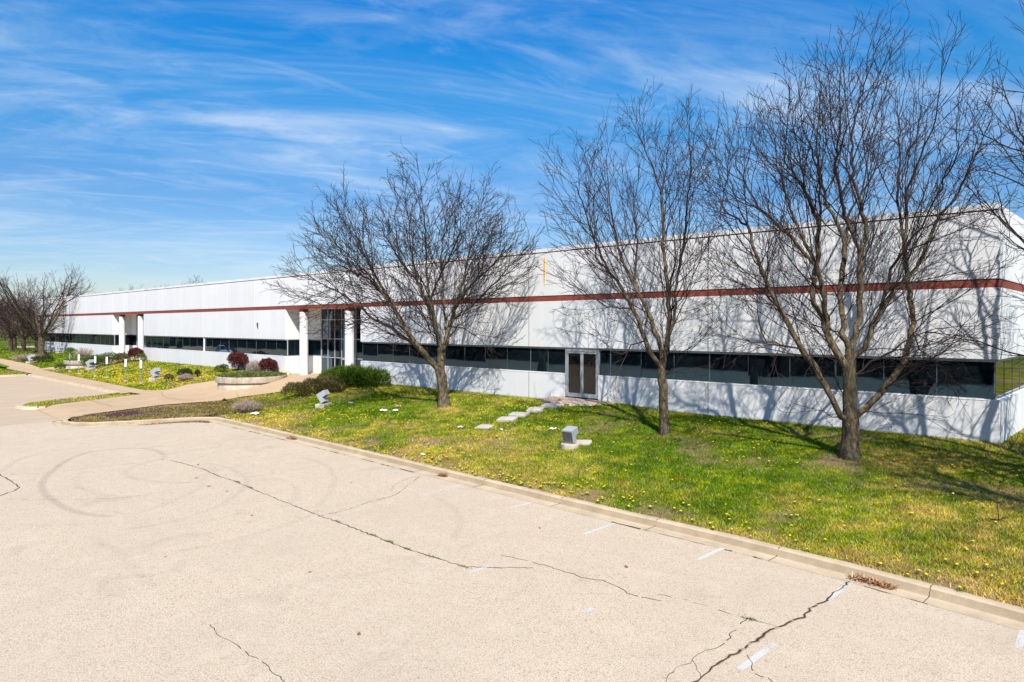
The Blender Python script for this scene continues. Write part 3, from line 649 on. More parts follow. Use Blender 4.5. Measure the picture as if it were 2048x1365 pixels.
    path = [(45, 9.5)] + [(x, y) for x, y in zip(reversed(KX), reversed(KY)) if -34.5 < x < 44] + [(-35.0, 14.68), (-35.45, 14.3), (-35.75, 13.5), (-36.5, 11.3), (-37.2, 9.9), (-38.0, 9.2), (-39.0, 8.95), (-40.0, 9.15), (-40.7, 9.55)]
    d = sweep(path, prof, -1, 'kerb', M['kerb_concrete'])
    mb = MB()   # dark joints across the kerb
    for X in (-1.35, -4.5 + 1.35, -6.0, -9.0, -12.0, -15.1, -18.1, -21.2, -24.2, -27.3, -30.3, 1.6):
        y = float(kerb_y(X)); w = .007
        pts = [(0, .010), (.38, .012), (.425, .036), (.464, .131), (.492, .153), (.53, .159), (.655, .159)]
        for (a, za), (b, zb) in zip(pts[:-1], pts[1:]):
            mb.quad((X - w, y + a, za), (X + w, y + a, za), (X + w + .03 * b, y + b, zb), (X - w + .03 * b, y + b, zb))
    tag(mb.build('kerb_joint', M['crack_dirt']), kind='structure')
    mb = MB(); r = random.Random(4)      # dirt and weeds in the seam between gutter and lot
    X = 1.5
    while X > -33:
        L = r.uniform(.15, .9)
        if r.random() < .62:
            w = r.uniform(.006, .03); n = 4; pts = []
            for i in range(n + 1):
                x = X - L * i / n; pts.append((x, float(kerb_y(x)) + r.uniform(-.012, .012), w * (.3 + r.random())))
            for a, b in zip(pts[:-1], pts[1:]): mb.quad((a[0], a[1] - a[2], .0065), (b[0], b[1] - b[2], .0065), (b[0], b[1] + b[2], .0075), (a[0], a[1] + a[2], .0075))
        X -= L + r.uniform(.05, .5)
    tag(mb.build('seam_dirt', M['crack_dirt']), kind='structure')
    lowk = [(0, .006), (.06, .08), (.10, .165), (.14, .175), (.60, .176), (.60, -.1)]
    sweep([(-52.2, 16.0), (-60, 16.05), (-70, 16.1), (-79.0, 16.05)], lowk, -1, 'kerb', M['kerb_concrete'])
    sweep([(-46.75, 10.35), (-47.3, 9.5), (-48.6, 9.25), (-50.2, 9.9), (-52.7, 15.2), (-53.0, 16.0)], [(0, .006), (.06, .08), (.10, .155), (.40, .16), (.40, -.1)], -1, 'kerb', M['kerb_concrete'])
    sweep([(-79.0, 16.05), (-78.75, 15.2), (-78.8, 13.6), (-80.0, 12.9), (-95, 12.9)], lowk, -1, 'kerb', M['kerb_concrete'])
    # paint, cracks, tyre marks
    V = []; F = []; W = []
    def ribbon(pts, w, a, z, soft=False):
        n = len(pts)
        for i, p in enumerate(pts):
            p = Vector((*p, 0)); t = (Vector((*pts[min(i + 1, n - 1)], 0)) - Vector((*pts[max(i - 1, 0)], 0))).normalized(); q = Vector((-t.y, t.x, 0))
            for s in ((-1, -.4, .4, 1) if soft else (-1, 1)):
                V.append(p + q * w * s * .5 + Vector((0, 0, z))); W.append(0. if soft and (abs(s) == 1 or i in (0, n - 1)) else a)
        k = 4 if soft else 2; b = len(V) - n * k
        for i in range(n - 1):
            for j in range(k - 1): F.append((b + i * k + j, b + (i + 1) * k + j, b + (i + 1) * k + j + 1, b + i * k + j + 1))
    def flush(name, mat):
        me = bpy.data.meshes.new(name); me.from_pydata([tuple(v) for v in V], [], F); me.update()
        at = me.attributes.new('wear', 'FLOAT', 'POINT'); at.data.foreach_set('value', np.array(W, np.float32))
        o = link_mesh(name, me, mat); tag(o, kind='structure'); V.clear(); F.clear(); W.clear()
    for a, b, o in LINES: ribbon([a, b], .105, o, .004)
    # faded painted outline of a stall number near the camera is left to wear
    flush('parking_line', M['line_paint'])
    def smooth_path(p, n=8):
        out = []; P = [Vector(q) for q in p]; P = [P[0] * 2 - P[1]] + P + [P[-1] * 2 - P[-2]]
        for i in range(1, len(P) - 2):
            for k in range(n):
                t = k / n; a, b, c, d = P[i - 1:i + 3]
                out.append(.5 * ((2 * b) + (c - a) * t + (2 * a - 5 * b + 4 * c - d) * t * t + (3 * b - a - 3 * c + d) * t ** 3))
        out.append(P[-2]); return [tuple(q) for q in out]
    for k, (w, a, p) in enumerate(TYRES): ribbon(smooth_path(p), w * 1.3, a * .27, .006 + .001 * k, True)
    flush('tyre_mark', M['tyre_film'])
    r = random.Random(2)
    for grp, nm, mt, zz, ws in ((0, 'crack_rim', 'crack_edge', .0030, 1.9), (1, 'crack', 'crack_dirt', .0056, 1.)):
        r = random.Random(2)
        for w, p in CRACKS:
            pts = []
            for a, b in zip(p[:-1], p[1:]):
                L = math.dist(a, b); n = max(2, int(L / .09))
                for i in range(n):
                    t = i / n; j = .028 if i else .012
                    pts.append((a[0] + (b[0] - a[0]) * t + r.uniform(-j, j), a[1] + (b[1] - a[1]) * t + r.uniform(-j, j)))
            pts.append(p[-1]); wl = w
            for i in range(len(pts) - 1):
                wl = .6 * wl + .4 * w * r.uniform(.1, 1.25); q = r.random()
                if grp == 0 and w < .03: continue
                if grp == 1 and q < (.10 if w > .02 else .25): continue
                ribbon([pts[i], pts[i + 1]], wl * ws * .72, 1, zz + (i % 2) * .0006)
        flush(nm, M[mt])
site()
# ------------------------------------------------------------------ office building
def px(n): return XC - PW * n
REC = [(7, 9), (15, 17)]        # recessed entrances, in panels from the near corner
NEND = 24
HEAD, SILL, BAND0, BAND1, REV, TOP = 3.76, 2.50, 5.99, 6.26, 8.39, 8.60
RB = 27.65                      # back of the recesses
BACK = 82.
def building():
    O = Vector((px(NEND / 2), FACE, Z0))
    root = thing('office_building', 'long low white concrete office building with a brick red stripe and dark ribbon windows', 'building', O)
    solid = []                  # panel index ranges of plain facade
    a = 0
    for r0, r1 in REC: solid.append((a, r0)); a = r1
    solid.append((a, NEND))
    doors = (3.125, 3.53)       # side door, in panels
    G = .011                    # half joint
    T = .20
    wall = MB(O)
    def panel(x0, x1, z0, z1, y=FACE): wall.box(x1 + G, x0 - G, y, y + T, z0, z1)
    for s0, s1 in solid:
        for n in range(s0, s1):
            panel(px(n), px(n + 1), HEAD, BAND0)
            if n == 3:
                panel(px(3), px(doors[0]), Z0 - .6, SILL); panel(px(doors[1]), px(4), Z0 - .6, SILL)
            else: panel(px(n), px(n + 1), Z0 - .6, SILL)
    for n in range(NEND): panel(px(n), px(n + 1), BAND1, REV - .035)
    # end walls
    xr, xl = px(0), px(NEND)
    ne = int((BACK - FACE) / PW)
    for k in range(ne):
        y0 = FACE + (T + 2 * G if k == 0 else k * PW + G); y1 = FACE + (k + 1) * PW - G
        for z0, z1 in ((Z0 - .6, SILL), (HEAD, BAND0), (BAND1, REV - .035)):
            wall.box(xr - T, xr, y0, y1, z0, z1); wall.box(xl, xl + T, y0, y1, z0, z1)
    wall.box(xl, xr, FACE + ne * PW, FACE + ne * PW + T, Z0 - .6, REV - .035)
    w = wall.build('wall', M['white_wall'], root, bevel=.012)
    # joints: backing strips set behind the gaps
    for n in range(1, NEND):
        rec = any(r0 < n < r1 for r0, r1 in REC)
        m = MB(O); g = G * 1.3 if n in (2, 4) else .021
        yy = FACE + (.004 if n in (2, 4) else -.002)
        for z0, z1 in ((BAND1, REV - .04),) + (() if rec else ((HEAD + .01, BAND0), (Z0 - .5, SILL - .01))):
            m.box(px(n) - g, px(n) + g, yy, FACE + .19, z0, z1)
        if not rec: m.box(px(n) - g * .6, px(n) + g * .6, FACE + .186, FACE + .198, Z0 - .5, BAND1)
        m.build('panel_joint', M['dark_sealant' if n in (2, 4) else 'white_sealant'], root)
    for k in range(1, ne):
        y = FACE + k * PW
        for z0, z1 in ((Z0 - .5, SILL - .01), (HEAD + .01, BAND0), (BAND1, REV - .04)):
            jw = MB(O); jw.box(xr - .18, xr + .002, y - G * 1.5, y + G * 1.5, z0, z1); jw.build('panel_joint', M['white_sealant'], root)
    # corner sealant
    c = MB(O); c.box(xr - .03, xr - .003, FACE + .19, FACE + T + 2 * G, Z0 - .5, SILL - .02); c.build('corner_sealant', M['dark_sealant'], root)
    # red band, recessed by a hair, with a groove over it, coloured dark for its shade
    b = MB(O)
    for n in range(0, NEND, 2): b.box(px(n + 2) + .004, px(n) - .004 - (.006 if n == 0 else 0), FACE + .006, FACE + T, BAND0, BAND1 - .035)
    for k in range(0, ne - 1, 2):
        y0 = FACE + k * PW + (T + .01 if k == 0 else .004)
        b.box(xr - T, xr - .006, y0, FACE + (k + 2) * PW - .004, BAND0, BAND1 - .035)
    b.build('red_stripe', M['red_band'], root)
    g = MB(O)
    g.box(xl, xr - .05, FACE + .05, FACE + T, BAND1 - .035, BAND1); g.box(xr - T, xr - .05, FACE + T, BACK, BAND1 - .035, BAND1)
    g.box(xl, xr - .09, FACE + .09, FACE + T, REV - .035, REV + .03); g.box(xr - T, xr - .09, FACE + T, BACK, REV - .035, REV + .03)
    g.build('groove', M['dark_groove'], root)
    cp = MB(O); r = random.Random(3)
    x = xr - .04
    while x > xl:                                     # coping in sheet lengths
        L = min(3.05, x - xl); d = r.uniform(-.004, .004)
        cp.box(x - L + .004, x - .004, FACE + .05 + d, FACE + .42, REV + .03, TOP + d * 2); x -= L
    y = FACE + .43
    while y < BACK:
        d = r.uniform(-.004, .004); cp.box(xr - .42, xr - .05 + d, y + .004, y + 3.04, REV + .03, TOP + d * 2); y += 3.05
    cp.build('coping', M['coping'], root)
    rf = MB(O); rf.box(xl + .2, xr - .3, FACE + .3, BACK, REV - .3, REV - .02); rf.build('roof', M['roof_membrane'], root)
    # ribbon windows: one window per panel, a pane sheet in each
    def window(x0, x1, nm, y=FACE, first_post=True):
        f = MB(O); yg = y + .15; mu = []
        f.box(x0, x1, yg - .075, yg + .04, HEAD - .085, HEAD - .002); f.box(x0, x1, yg - .05, yg + .04, SILL - .0, SILL + .035)
        for xj in (x0 + .002, x1 - .010): f.box(xj, xj + .008, yg - .008, yg + .03, SILL + .03, HEAD - .08)
        for i in range(nm + 1):
            xm = x0 + (x1 - x0) * i / nm; h = .016
            if i == 0: xm += h
            if i == nm: xm -= h
            mu.append((xm, h))
        w = f.build('window', M['grey_frame'], root)
        for xm, h in mu:
            f = MB(O); f.box(xm - h * .8, xm + h * .8, yg - .010, yg + .03, SILL + .035, HEAD - .085); f.build('mullion', M['dark_mullion'], w)
        p = MB(O)
        for i in range(nm):
            a, b2 = x0 + (x1 - x0) * i / nm, x0 + (x1 - x0) * (i + 1) / nm
            q = r.uniform(-.006, .006); q2 = r.uniform(-.003, .003)
            p.quad((a + .01, yg + q, SILL + .03), (b2 - .01, yg - q, SILL + .03), (b2 - .01, yg - q + q2, HEAD - .08), (a + .01, yg + q + q2, HEAD - .08))
        p.build('pane', M['tinted_glass'], w)
    for s0, s1 in solid:
        for n in range(s0, s1):
            if n == 3:
                window(px(doors[0]), px(3), 1); window(px(4), px(doors[1]), 2)
            elif n == 0: window(px(1), px(0) - .15, 3)
            else: window(px(n + 1), px(n), 3)
    sl = MB(O)                 # sill caps, a lip of bright metal
    for s0, s1 in solid:
        segs = [(s0, s1)] if not (s0 <= 3 < s1) else [(s0, doors[0]), (doors[1], s1)]
        for a, b2 in segs: sl.box(px(b2), px(a) - (.0 if a else .01), FACE - .012, FACE + .10, SILL - .012, SILL + .018)
    sl.box(xr - .10, xr + .012, FACE + .10, BACK, SILL - .012, SILL + .018)
    sl.build('window_sill', M['white_sealant'], root)
    # end-wall ribbon window
    for k in range(ne - 1):
        f = MB(O); xg = xr - .15; y0 = FACE + k * PW + (.15 if k == 0 else 0); y1 = FACE + (k + 1) * PW; mus = []
        f.box(xg - .04, xg + .075, y0, y1, HEAD - .085, HEAD - .002); f.box(xg - .04, xg + .05, y0, y1, SILL, SILL + .035)
        for yj in (y0 + .002, y1 - .010): f.box(xg - .03, xg + .010, yj, yj + .008, SILL + .03, HEAD - .08)
        for i in range(4):
            ym = y0 + (y1 - y0) * i / 3; ym += .016 if i == 0 else (-.016 if i == 3 else 0)
            mus.append(ym)
        w = f.build('window', M['grey_frame'], root)
        for ym in mus: f = MB(O); f.box(xg - .03, xg + .012, ym - .014, ym + .014, SILL + .035, HEAD - .085); f.build('mullion', M['dark_mullion'], w)
        p = MB(O)
        for i in range(3):
            a, b2 = y0 + (y1 - y0) * i / 3, y0 + (y1 - y0) * (i + 1) / 3
            p.quad((xg, a + .01, SILL + .03), (xg, b2 - .01, SILL + .03), (xg, b2 - .01, HEAD - .08), (xg, a + .01, HEAD - .08))
        p.build('pane', M['tinted_glass'], w)
    # dark core behind everything so no light leaks through the joints
    co = MB(O); co.box(xl + .25, xr - .25, FACE + .24, BACK - .5, Z0 - .5, REV - .31)
    # side door
    dx0, dx1 = px(doors[1]), px(doors[0]); yd = FACE + .06; zb = 1.42
    d = MB(O)
    d.box(dx0, dx0 + .10, yd, yd + .14, zb, HEAD - .003); d.box(dx1 - .10, dx1, yd, yd + .14, zb, HEAD - .003)
    d.box(dx0 + .10, dx1 - .10, yd, yd + .14, HEAD - .17, HEAD - .003)
    fr = d.build('door_frame', M['aluminium'], root, bevel=.006)
    xm = (dx0 + dx1) / 2
    for a, b2, hs in ((dx0 + .105, xm - .006, 1), (xm + .006, dx1 - .105, -1)):
        q = MB(O); y0, y1 = yd + .02, yd + .07; s = .075
        q.box(a, a + s, y0, y1, zb + .01, HEAD - .175); q.box(b2 - s, b2, y0, y1, zb + .01, HEAD - .175)
        q.box(a + s, b2 - s, y0, y1, zb + .01, zb + .20); q.box(a + s, b2 - s, y0, y1, HEAD - .27, HEAD - .175)
        dr = q.build('door', M['aluminium'], root, bevel=.004)
        g2 = MB(O); g2.box(a + s, b2 - s, yd + .035, yd + .05, zb + .20, HEAD - .27); g2.build('pane', M['door_glass'], dr)
        h = MB(O); xh = b2 - .04 if hs > 0 else a + .04
        h.tube([(xh, yd + .02, zb + .92), (xh, yd - .04, zb + .95), (xh, yd - .04, zb + 1.2), (xh, yd + .02, zb + 1.23)], .013, 6)
        h.build('handle', M['galvanised'], dr, smooth=True)
    # entrances
    for r0, r1 in REC:
        x1, x0 = px(r0), px(r1)
        y1 = RB; gl0 = x0 + 1.83; gl1 = x1 - 1.6
        for xa, xb, ya, yb in ((x0 - T, x0, FACE + T + .003, y1 + T), (x1, x1 + T, FACE + T + .003, y1 + T), (x0 + .002, gl0, y1, y1 + T), (gl1, x1 - .002, y1, y1 + T)):
            
            for za, zb2 in ((Z0 - .5, SILL), (HEAD, BAND0 + .2)): rw = MB(O); rw.box(xa, xb, ya, yb, za, zb2); rw.build('entrance_wall', M['back_wall'], root)
        cl = MB(O); cl.box(x0 + .003, x1 - .003, FACE + T + .004, y1 - .003, BAND0 + .02, BAND0 + .1); cl.build('entrance_ceiling', M['back_wall'], root)
        # windows of the side and back walls
        for (ax, ay), (bx, by), nn in (((x0, FACE + .22), (x0, y1), 1), ((x1, FACE + .22), (x1, y1), 1), ((x0, y1), (gl0, y1), 1), ((gl1, y1), (x1, y1), 1)):
            f = MB(O); p = MB(O)
            if ax == bx:
                sx = .10 if ax == x1 else -.10
                xa, xb = sorted((ax + sx - .03, ax + sx + .03))
                f.box(xa, xb, ay, by, HEAD - .07, HEAD - .002); f.box(xa, xb, ay, by, SILL, SILL + .05); f.box(xa, xb, ay, ay + .05, SILL + .05, HEAD - .07)
                p.quad((ax + sx, ay, SILL + .03), (ax + sx, by, SILL + .03), (ax + sx, by, HEAD - .03), (ax + sx, ay, HEAD - .03))
            else:
                f.box(ax, bx, ay + .07, ay + .13, HEAD - .07, HEAD - .002); f.box(ax, bx, ay + .07, ay + .13, SILL, SILL + .05)
                p.quad((ax, ay + .10, SILL + .03), (bx, ay + .10, SILL + .03), (bx, ay + .10, HEAD - .03), (ax, ay + .10, HEAD - .03))
            wn = f.build('window', M['aluminium'], root); p.build('pane', M['tinted_glass'], wn)
        # curtain wall with mullions, transoms and a pair of doors
        f = MB(O); yg = y1 + .06; nb = 7
        xs = [gl0 + (gl1 - gl0) * i / nb for i in range(nb + 1)]
        zs = [Z0 + .03, 2.47, 3.83, 5.22, BAND0 + .02]
        for i, xx in enumerate(xs):
            h = .05 if i in (0, nb) else .03
            f.box(xx - h, xx + h, yg - .05, yg + .05, zs[0], zs[-1])
        for z in zs[1:-1] + [zs[0] + .05]:
            for a, b2 in zip(xs[:-1], xs[1:]): f.box(a + .05, b2 - .05, yg - .045, yg + .045, z - .03, z + .03)
        cwl = f.build('curtain_wall', M['aluminium'], root)
        p = MB(O)
        for a, b2 in zip(xs[:-1], xs[1:]):
            for za, zb2 in zip(zs[:-1], zs[1:]):
                q = r.uniform(-.004, .004); p.quad((a + .02, yg + q, za + .02), (b2 - .02, yg - q, za + .02), (b2 - .02, yg - q, zb2 - .02), (a + .02, yg + q, zb2 - .02))
        p.build('pane', M['tinted_glass'], cwl)
        for i in (3, 4):
            q = MB(O); a, b2 = xs[i] + .035, xs[i + 1] - .035
            q.box(a, a + .07, yg - .075, yg - .052, Z0 + .06, 2.43); q.box(b2 - .07, b2, yg - .075, yg - .052, Z0 + .06, 2.43)
            q.box(a + .07, b2 - .07, yg - .075, yg - .052, Z0 + .06, Z0 + .2); q.box(a + .07, b2 - .07, yg - .075, yg - .052, 2.35, 2.43)
            dr = q.build('door', M['aluminium'], root)
            h = MB(O); xh = b2 - .035 if i == 3 else a + .035; h.tube([(xh, yg - .07, 1.95), (xh, yg - .13, 1.98), (xh, yg - .13, 2.2), (xh, yg - .07, 2.23)], .014, 6); h.build('handle', M['galvanised'], dr)
        fl = MB(O); fl.box(x0 + .004, x1 - .004, FACE - .2, y1 - .004, Z0 - .4, Z0 + .03); fl.build('entrance_floor', M['walk_concrete'], root)
        for cx in (px(r0) - 1.78, px(r1) + 2.1):
            c = MB(O); c.lathe([(.31, Z0 - .3), (.31, BAND0 - .22)], 40, Matrix.Translation((cx, FACE + .32, 0)))
            cc = c.build('column', M['column_paint'], root, smooth=True)
            k = MB(O); k.box(cx - .25, cx + .25, FACE + .10, FACE + .54, BAND0 - .22, BAND0 + .02); k.build('capital', M['red_band'], cc)
        # the mass behind the recess
    co.f = []; co.v = []
    segs = [(0, 7), (9, 15), (17, 24)]
    for a, b2 in segs: co.box(px(b2) + .22 * (b2 != 24) + (.25 if b2 == 24 else 0) + (.1 if b2 != 24 else 0), px(a) - .32, FACE + .24, RB + .3, Z0 - .5, REV - .31)
    co.box(xl + .25, xr - .25, RB + .3, BACK - .5, Z0 - .5, REV - .31)
    for r0, r1 in REC: co.box(px(r1) - .1, px(r0) + .1, FACE + T + .004, RB + .3, BAND0 + .22, REV - .31)
    co.build('core', M['dark_groove'], root)
    # centre post of the far window strip, stains and small fittings on the wall
    cpst = MB(O); cpst.box(px(12) - .07, px(12) + .07, FACE + .06, FACE + .13, SILL + .02, HEAD - .004); cpst.build('window_post', M['white_sealant'], root)
    ys = MB(O); pts = [(8.12, .040), (7.7, .052), (7.3, .042), (7.0, .025), (6.75, .008)]; x = -22.34
    for (za, wa), (zb2, wb) in zip(pts[:-1], pts[1:]): ys.add([(x - wa, FACE - .018, za), (x + wa, FACE - .018, za), (x + wb, FACE - .018, zb2), (x - wb, FACE - .018, zb2), (x - wa, FACE + .001, za), (x + wa, FACE + .001, za), (x + wb, FACE + .001, zb2), (x - wb, FACE + .001, zb2)], [(0, 3, 2, 1), (0, 4, 7, 3), (1, 2, 6, 5), (0, 1, 5, 4)])
    tag(ys.build('yellow_streak', M['yellow_paint'], root), 'yellow painted streak high on the white wall')
    bk = MB(O); bk.tube([(-52.08, FACE + .01, 5.02), (-52.08, FACE - .07, 4.98), (-52.05, FACE - .07, 4.86), (-52.08, FACE - .05, 4.72), (-52.05, FACE - .02, 4.55)], [.03, .05, .055, .04, .025], 6)
    bk.build('hook', M['black_metal'], root)
building()
# ------------------------------------------------------------------ bare trees
def ramify(nodes, par, inside, rng, cfg, clip, first):
    """side branches, branchlets and twigs leaving the limbs at acute angles"""
    P = [np.array(p, float) for p in nodes]; par = list(par)
    n0 = len(P); kids = [[] for _ in range(n0)]
    for i, p in enumerate(par):
        if p >= 0: kids[p].append(i)
    reach = np.zeros(n0)                      # length of limb still to come past a node
    for i in range(n0 - 1, -1, -1):
        if par[i] >= 0: reach[par[i]] = max(reach[par[i]], reach[i] + np.linalg.norm(P[i] - P[par[i]]))
    unit = lambda v: v / (math.sqrt(float(v @ v)) + 1e-9)
    hmid, hlow = cfg['hmid'], cfg['hlow']
    def shoot(src, d, L, lev):
        """grow one crooked shoot; its own side shoots alternate left and right"""
        st = (.27, .21, .15, .11)[lev] * rng.uniform(.85, 1.2); n = max(2, int(L / st)); cur = src; kink = 1 if rng.random() < .5 else -1
        side = unit(np.cross(d, rng.normal(0, 1, 3))); gap = rng.uniform(.4, .9) * cfg['gap'][min(lev, 2)]; run = 0.; lim = rng.normal(1.0, .045) if lev < 2 else rng.normal(1.03, .05)
        sag = cfg['sag'] * max(0., 1 - (P[src][2] - hlow) / (hmid - hlow))
        for k in range(n):
            t = k / n; h = P[cur][2]
            trop = cfg['up'] * (1 if h > hmid else .55) - sag * (1 - 1.5 * t)
            d = unit(d + side * kink * (.10, .14, .22, .36)[lev] + rng.normal(0, .05, 3) + np.array([0, 0, trop * st * 1.9]))
            if rng.random() < .6: kink = -kink
            q = P[cur] + d * st
            if not inside(q, lim) or (clip and clip(q)) or q[2] < .7: break
            P.append(q); par.append(cur); cur = len(P) - 1; run += st
            if lev < 3 and run >= gap and k < n - 1:
                run = 0.; gap = cfg['gap'][lev] * rng.uniform(.55, 1.5); side = -unit(side * .7 + rng.normal(0, .45, 3)); sd = unit(side - d * float(side @ d))
                an = math.radians(rng.uniform(*cfg['ang'])); l2 = (L * (1 - t)) * rng.uniform(.35, .8) + (.5, .22, .1)[lev]
                l2 = min(l2, (1.7, .62, .30)[lev] * rng.uniform(.55, 1.2))
                shoot(cur, unit(d * math.cos(an) + sd * math.sin(an)), l2, lev + 1)
    axis = np.array([0, 0, 1.])
    az = rng.uniform(0, 6.28); last = {}
    for i in range(first, n0):
        p = par[i]; d = unit(P[i] - P[p]); r = reach[i]
        acc = last.get(p, 0.) + np.linalg.norm(P[i] - P[p]); last[i] = acc
        end = not kids[i]
        if acc > cfg['gap0'] * rng.uniform(.6, 1.4) or end:
            last[i] = 0.; az += 2.4 + rng.normal(0, .35)
            u = unit(np.cross(d, axis + .01)); v = np.cross(d, u)
            out = P[i] * np.array([1, 1, 0]); sd = unit(u * math.cos(az) + v * math.sin(az) + cfg['outw'] * unit(out + 1e-6)); sd = unit(sd - d * float(sd @ d))
            an = math.radians(rng.uniform(*cfg['ang'])); L = min(.6 * r + 1.3, cfg['l1']) * rng.uniform(.55, 1.15)
            shoot(i, unit(d * math.cos(an) + sd * math.sin(an)), L, 0 if L > 1.2 else 1)
            if end:
                for _ in range(2): shoot(i, unit(d + rng.normal(0, .28, 3)), cfg['l1'] * rng.uniform(.25, .5), 1)
    return np.array(P), np.array(par)

def tubes(P, par, R, rng, name_big, name_small, root, split=.05, sides=((.10, 12), (.04, 8), (.016, 5), (0, 3)), big_mat='bark', small_mat='twig_bark', kinked=None):
    n = len(P); kids = [[] for _ in range(n)]
    for i in range(n):
        if par[i] >= 0: kids[par[i]].append(i)
    out = {0: [[], [], 0], 1: [[], [], 0]}
    stack = [(0, None)]
    while stack:
        s, frm = stack.pop()
        ch = [frm] if frm is not None else []; c = s
        ch.append(c)
        while kids[c]:
            k = sorted(kids[c], key=lambda q: -R[q]); c2 = k[0]
            for q in k[1:]: stack.append((q, c))
            ch.append(c2); c = c2
        pts = P[ch]; rad = R[ch].copy()
        if frm is not None: rad[0] = min(R[frm] * .8, rad[1] * 1.25)
        # cut the chain where it gets thin, so trunk and twigs are separate meshes
        big = rad > split; k = int(big.sum()) if big[0] else 0
        segs = []
        if k >= 2: segs.append((0, pts[:k + 1], rad[:k + 1]));
        if k < len(pts) - 1 or k < 2: segs.append((1, pts[max(k - 1, 0) if k >= 2 else 0:], rad[max(k - 1, 0) if k >= 2 else 0:]))
        for w, p, r in segs:
            m = len(p)
            if m < 2: continue
            ns = next(b for a, b in sides if r.max() >= a)
            t = np.empty_like(p); t[1:-1] = p[2:] - p[:-2]; t[0] = p[1] - p[0]; t[-1] = p[-1] - p[-2]
            t /= np.linalg.norm(t, axis=1)[:, None] + 1e-9
            u = np.cross(t[0], (0.3, .9, .1)); u /= np.linalg.norm(u) + 1e-9
            a = np.arange(ns) * 2 * math.pi / ns; V = np.empty((m, ns, 3))
            for i in range(m):
                u = u - t[i] * u.dot(t[i]); u /= np.linalg.norm(u) + 1e-9; b = np.cross(t[i], u)
                rr = r[i] if r[i] < .05 else r[i] * (1 + .06 * np.sin(a * 3 + i * .7) + .03 * np.sin(a * 5 + i))[:, None]
                V[i] = p[i] + (np.cos(a)[:, None] * u + np.sin(a)[:, None] * b) * rr
            i = np.arange(m - 1)[:, None] * ns; j = np.arange(ns)[None, :]; j2 = (j + 1) % ns
            q = np.stack([i + j, i + j2, i + ns + j2, i + ns + j], 2).reshape(-1, 4) + out[w][2]
            out[w][0].append(V.reshape(-1, 3)); out[w][1].append(q); out[w][2] += m * ns
    res = []
    for w, nm, mt in ((0, name_big, big_mat), (1, name_small, small_mat)):
        if not out[w][0]: continue
        V = np.vstack(out[w][0]); Q = np.vstack(out[w][1])
        res.append(np_mesh(nm, V, Q, np.full(len(Q), 4), M[mt], root, smooth=True))
    return res

def make_tree(root, limbs, sil, seed, trunk_r, rtip=.0062, vscale=1., clip=None, base_flare=1., first=8, **over):
    """limbs: polylines traced from the tree; sil: (height, left, right) reach across the view"""
    rng = np.random.default_rng(seed)
    nodes = []; par = []
    for li, L in enumerate(limbs):
        L = np.array(L, float)
        if li == 0: cur = -1
        else:
            A = np.array(nodes); d = ((A - L[0]) ** 2).sum(1); cur = int(d.argmin()); L = np.vstack([A[cur], L[1:]])
        for a, b in zip(L[:-1], L[1:]):
            n = max(1, int(np.linalg.norm(b - a) / .22)); r0 = cur == -1
            for k in range(n + 1 if r0 else n):
                t = (k if r0 else k + 1) / n
                nodes.append(a + (b - a) * t + (rng.normal(0, .022, 3) if len(nodes) > 4 else 0)); par.append(cur); cur = len(nodes) - 1
    hs = np.array([s[0] for s in sil]); lo = np.array([s[1] for s in sil]); hi = np.array([s[2] for s in sil])
    o = np.argsort(hs); hs, lo, hi = hs[o], lo[o], hi[o]; H = hs[-1]
    wid = (hi - lo).max() / 2
    def inside(p, lim):
        h = p[2] / lim
        if h > H: return False
        h = max(h, hs[0]); l, r = np.interp(h, hs, lo), np.interp(h, hs, hi); c, w = (l + r) / 2, (r - l) / 2
        u = (p[0] * RGT.x + p[1] * RGT.y - c) / (w * lim); v = (p[0] * FWD.x + p[1] * FWD.y) / (w * vscale * lim)
        return u * u + v * v < 1
    cfg = dict(hmid=H * .45, hlow=H * .12, gap=(.30, .22, .26), gap0=.36, ang=(20, 44), l1=3.7, up=.17, sag=.18, outw=.85); cfg.update(over)
    P, par = ramify(nodes, par, inside, rng, cfg, clip, first)
    # radius from the share of all twigs a stretch of wood carries
    n = len(P); nk = np.bincount(par[par >= 0], minlength=n); N = (nk == 0).astype(float)
    for i in range(n - 1, -1, -1):
        if par[i] >= 0: N[par[i]] += N[i]
    e = 2.0
    R = trunk_r * (N / N[3]) ** (1 / e); R = np.where(N < 2, rtip * .85, np.maximum(R, rtip * (1 + .12 * np.log(N))))
    # root flare
    h = P[:, 2]; m = (np.arange(len(P)) < 6)
    R = R.copy(); R[m] *= 1 + .62 * base_flare * np.exp(-np.maximum(h[m], 0) / .20)
    P[0, 2] -= .15
    tubes(P, par, R, rng, 'trunk', 'crown', root, split=.045)
    print('tree nodes', len(P), 'e', round(e, 2)); return len(P)

def generic_limbs(h, rad, seed, fork=1.5, nl=6):
    r = random.Random(seed); L = [[(0, 0, 0), (0.02, 0, fork * .5), (0, .03, fork)]]; a0 = r.uniform(0, 6.28)
    for k in range(nl):
        a = a0 + 2 * math.pi * k / nl + r.uniform(-.3, .3); q = r.uniform(.55, .85); top = h * r.uniform(.72, .92); pts = [(0, 0, fork * r.uniform(.85, 1))]
        for t in (.2, .4, .6, .8, 1.):
            s = rad * q * (t ** .85); pts.append((math.cos(a) * s + r.uniform(-.15, .15), math.sin(a) * s + r.uniform(-.15, .15), fork + (top - fork) * t + r.uniform(-.1, .1)))
        L.append(pts)
        a2 = a + r.uniform(.3, .6); s0 = pts[2]; L.append([s0] + [(s0[0] + math.cos(a2) * rad * .5 * t, s0[1] + math.sin(a2) * rad * .5 * t, s0[2] + h * .22 * t) for t in (.5, 1.)])
    return L
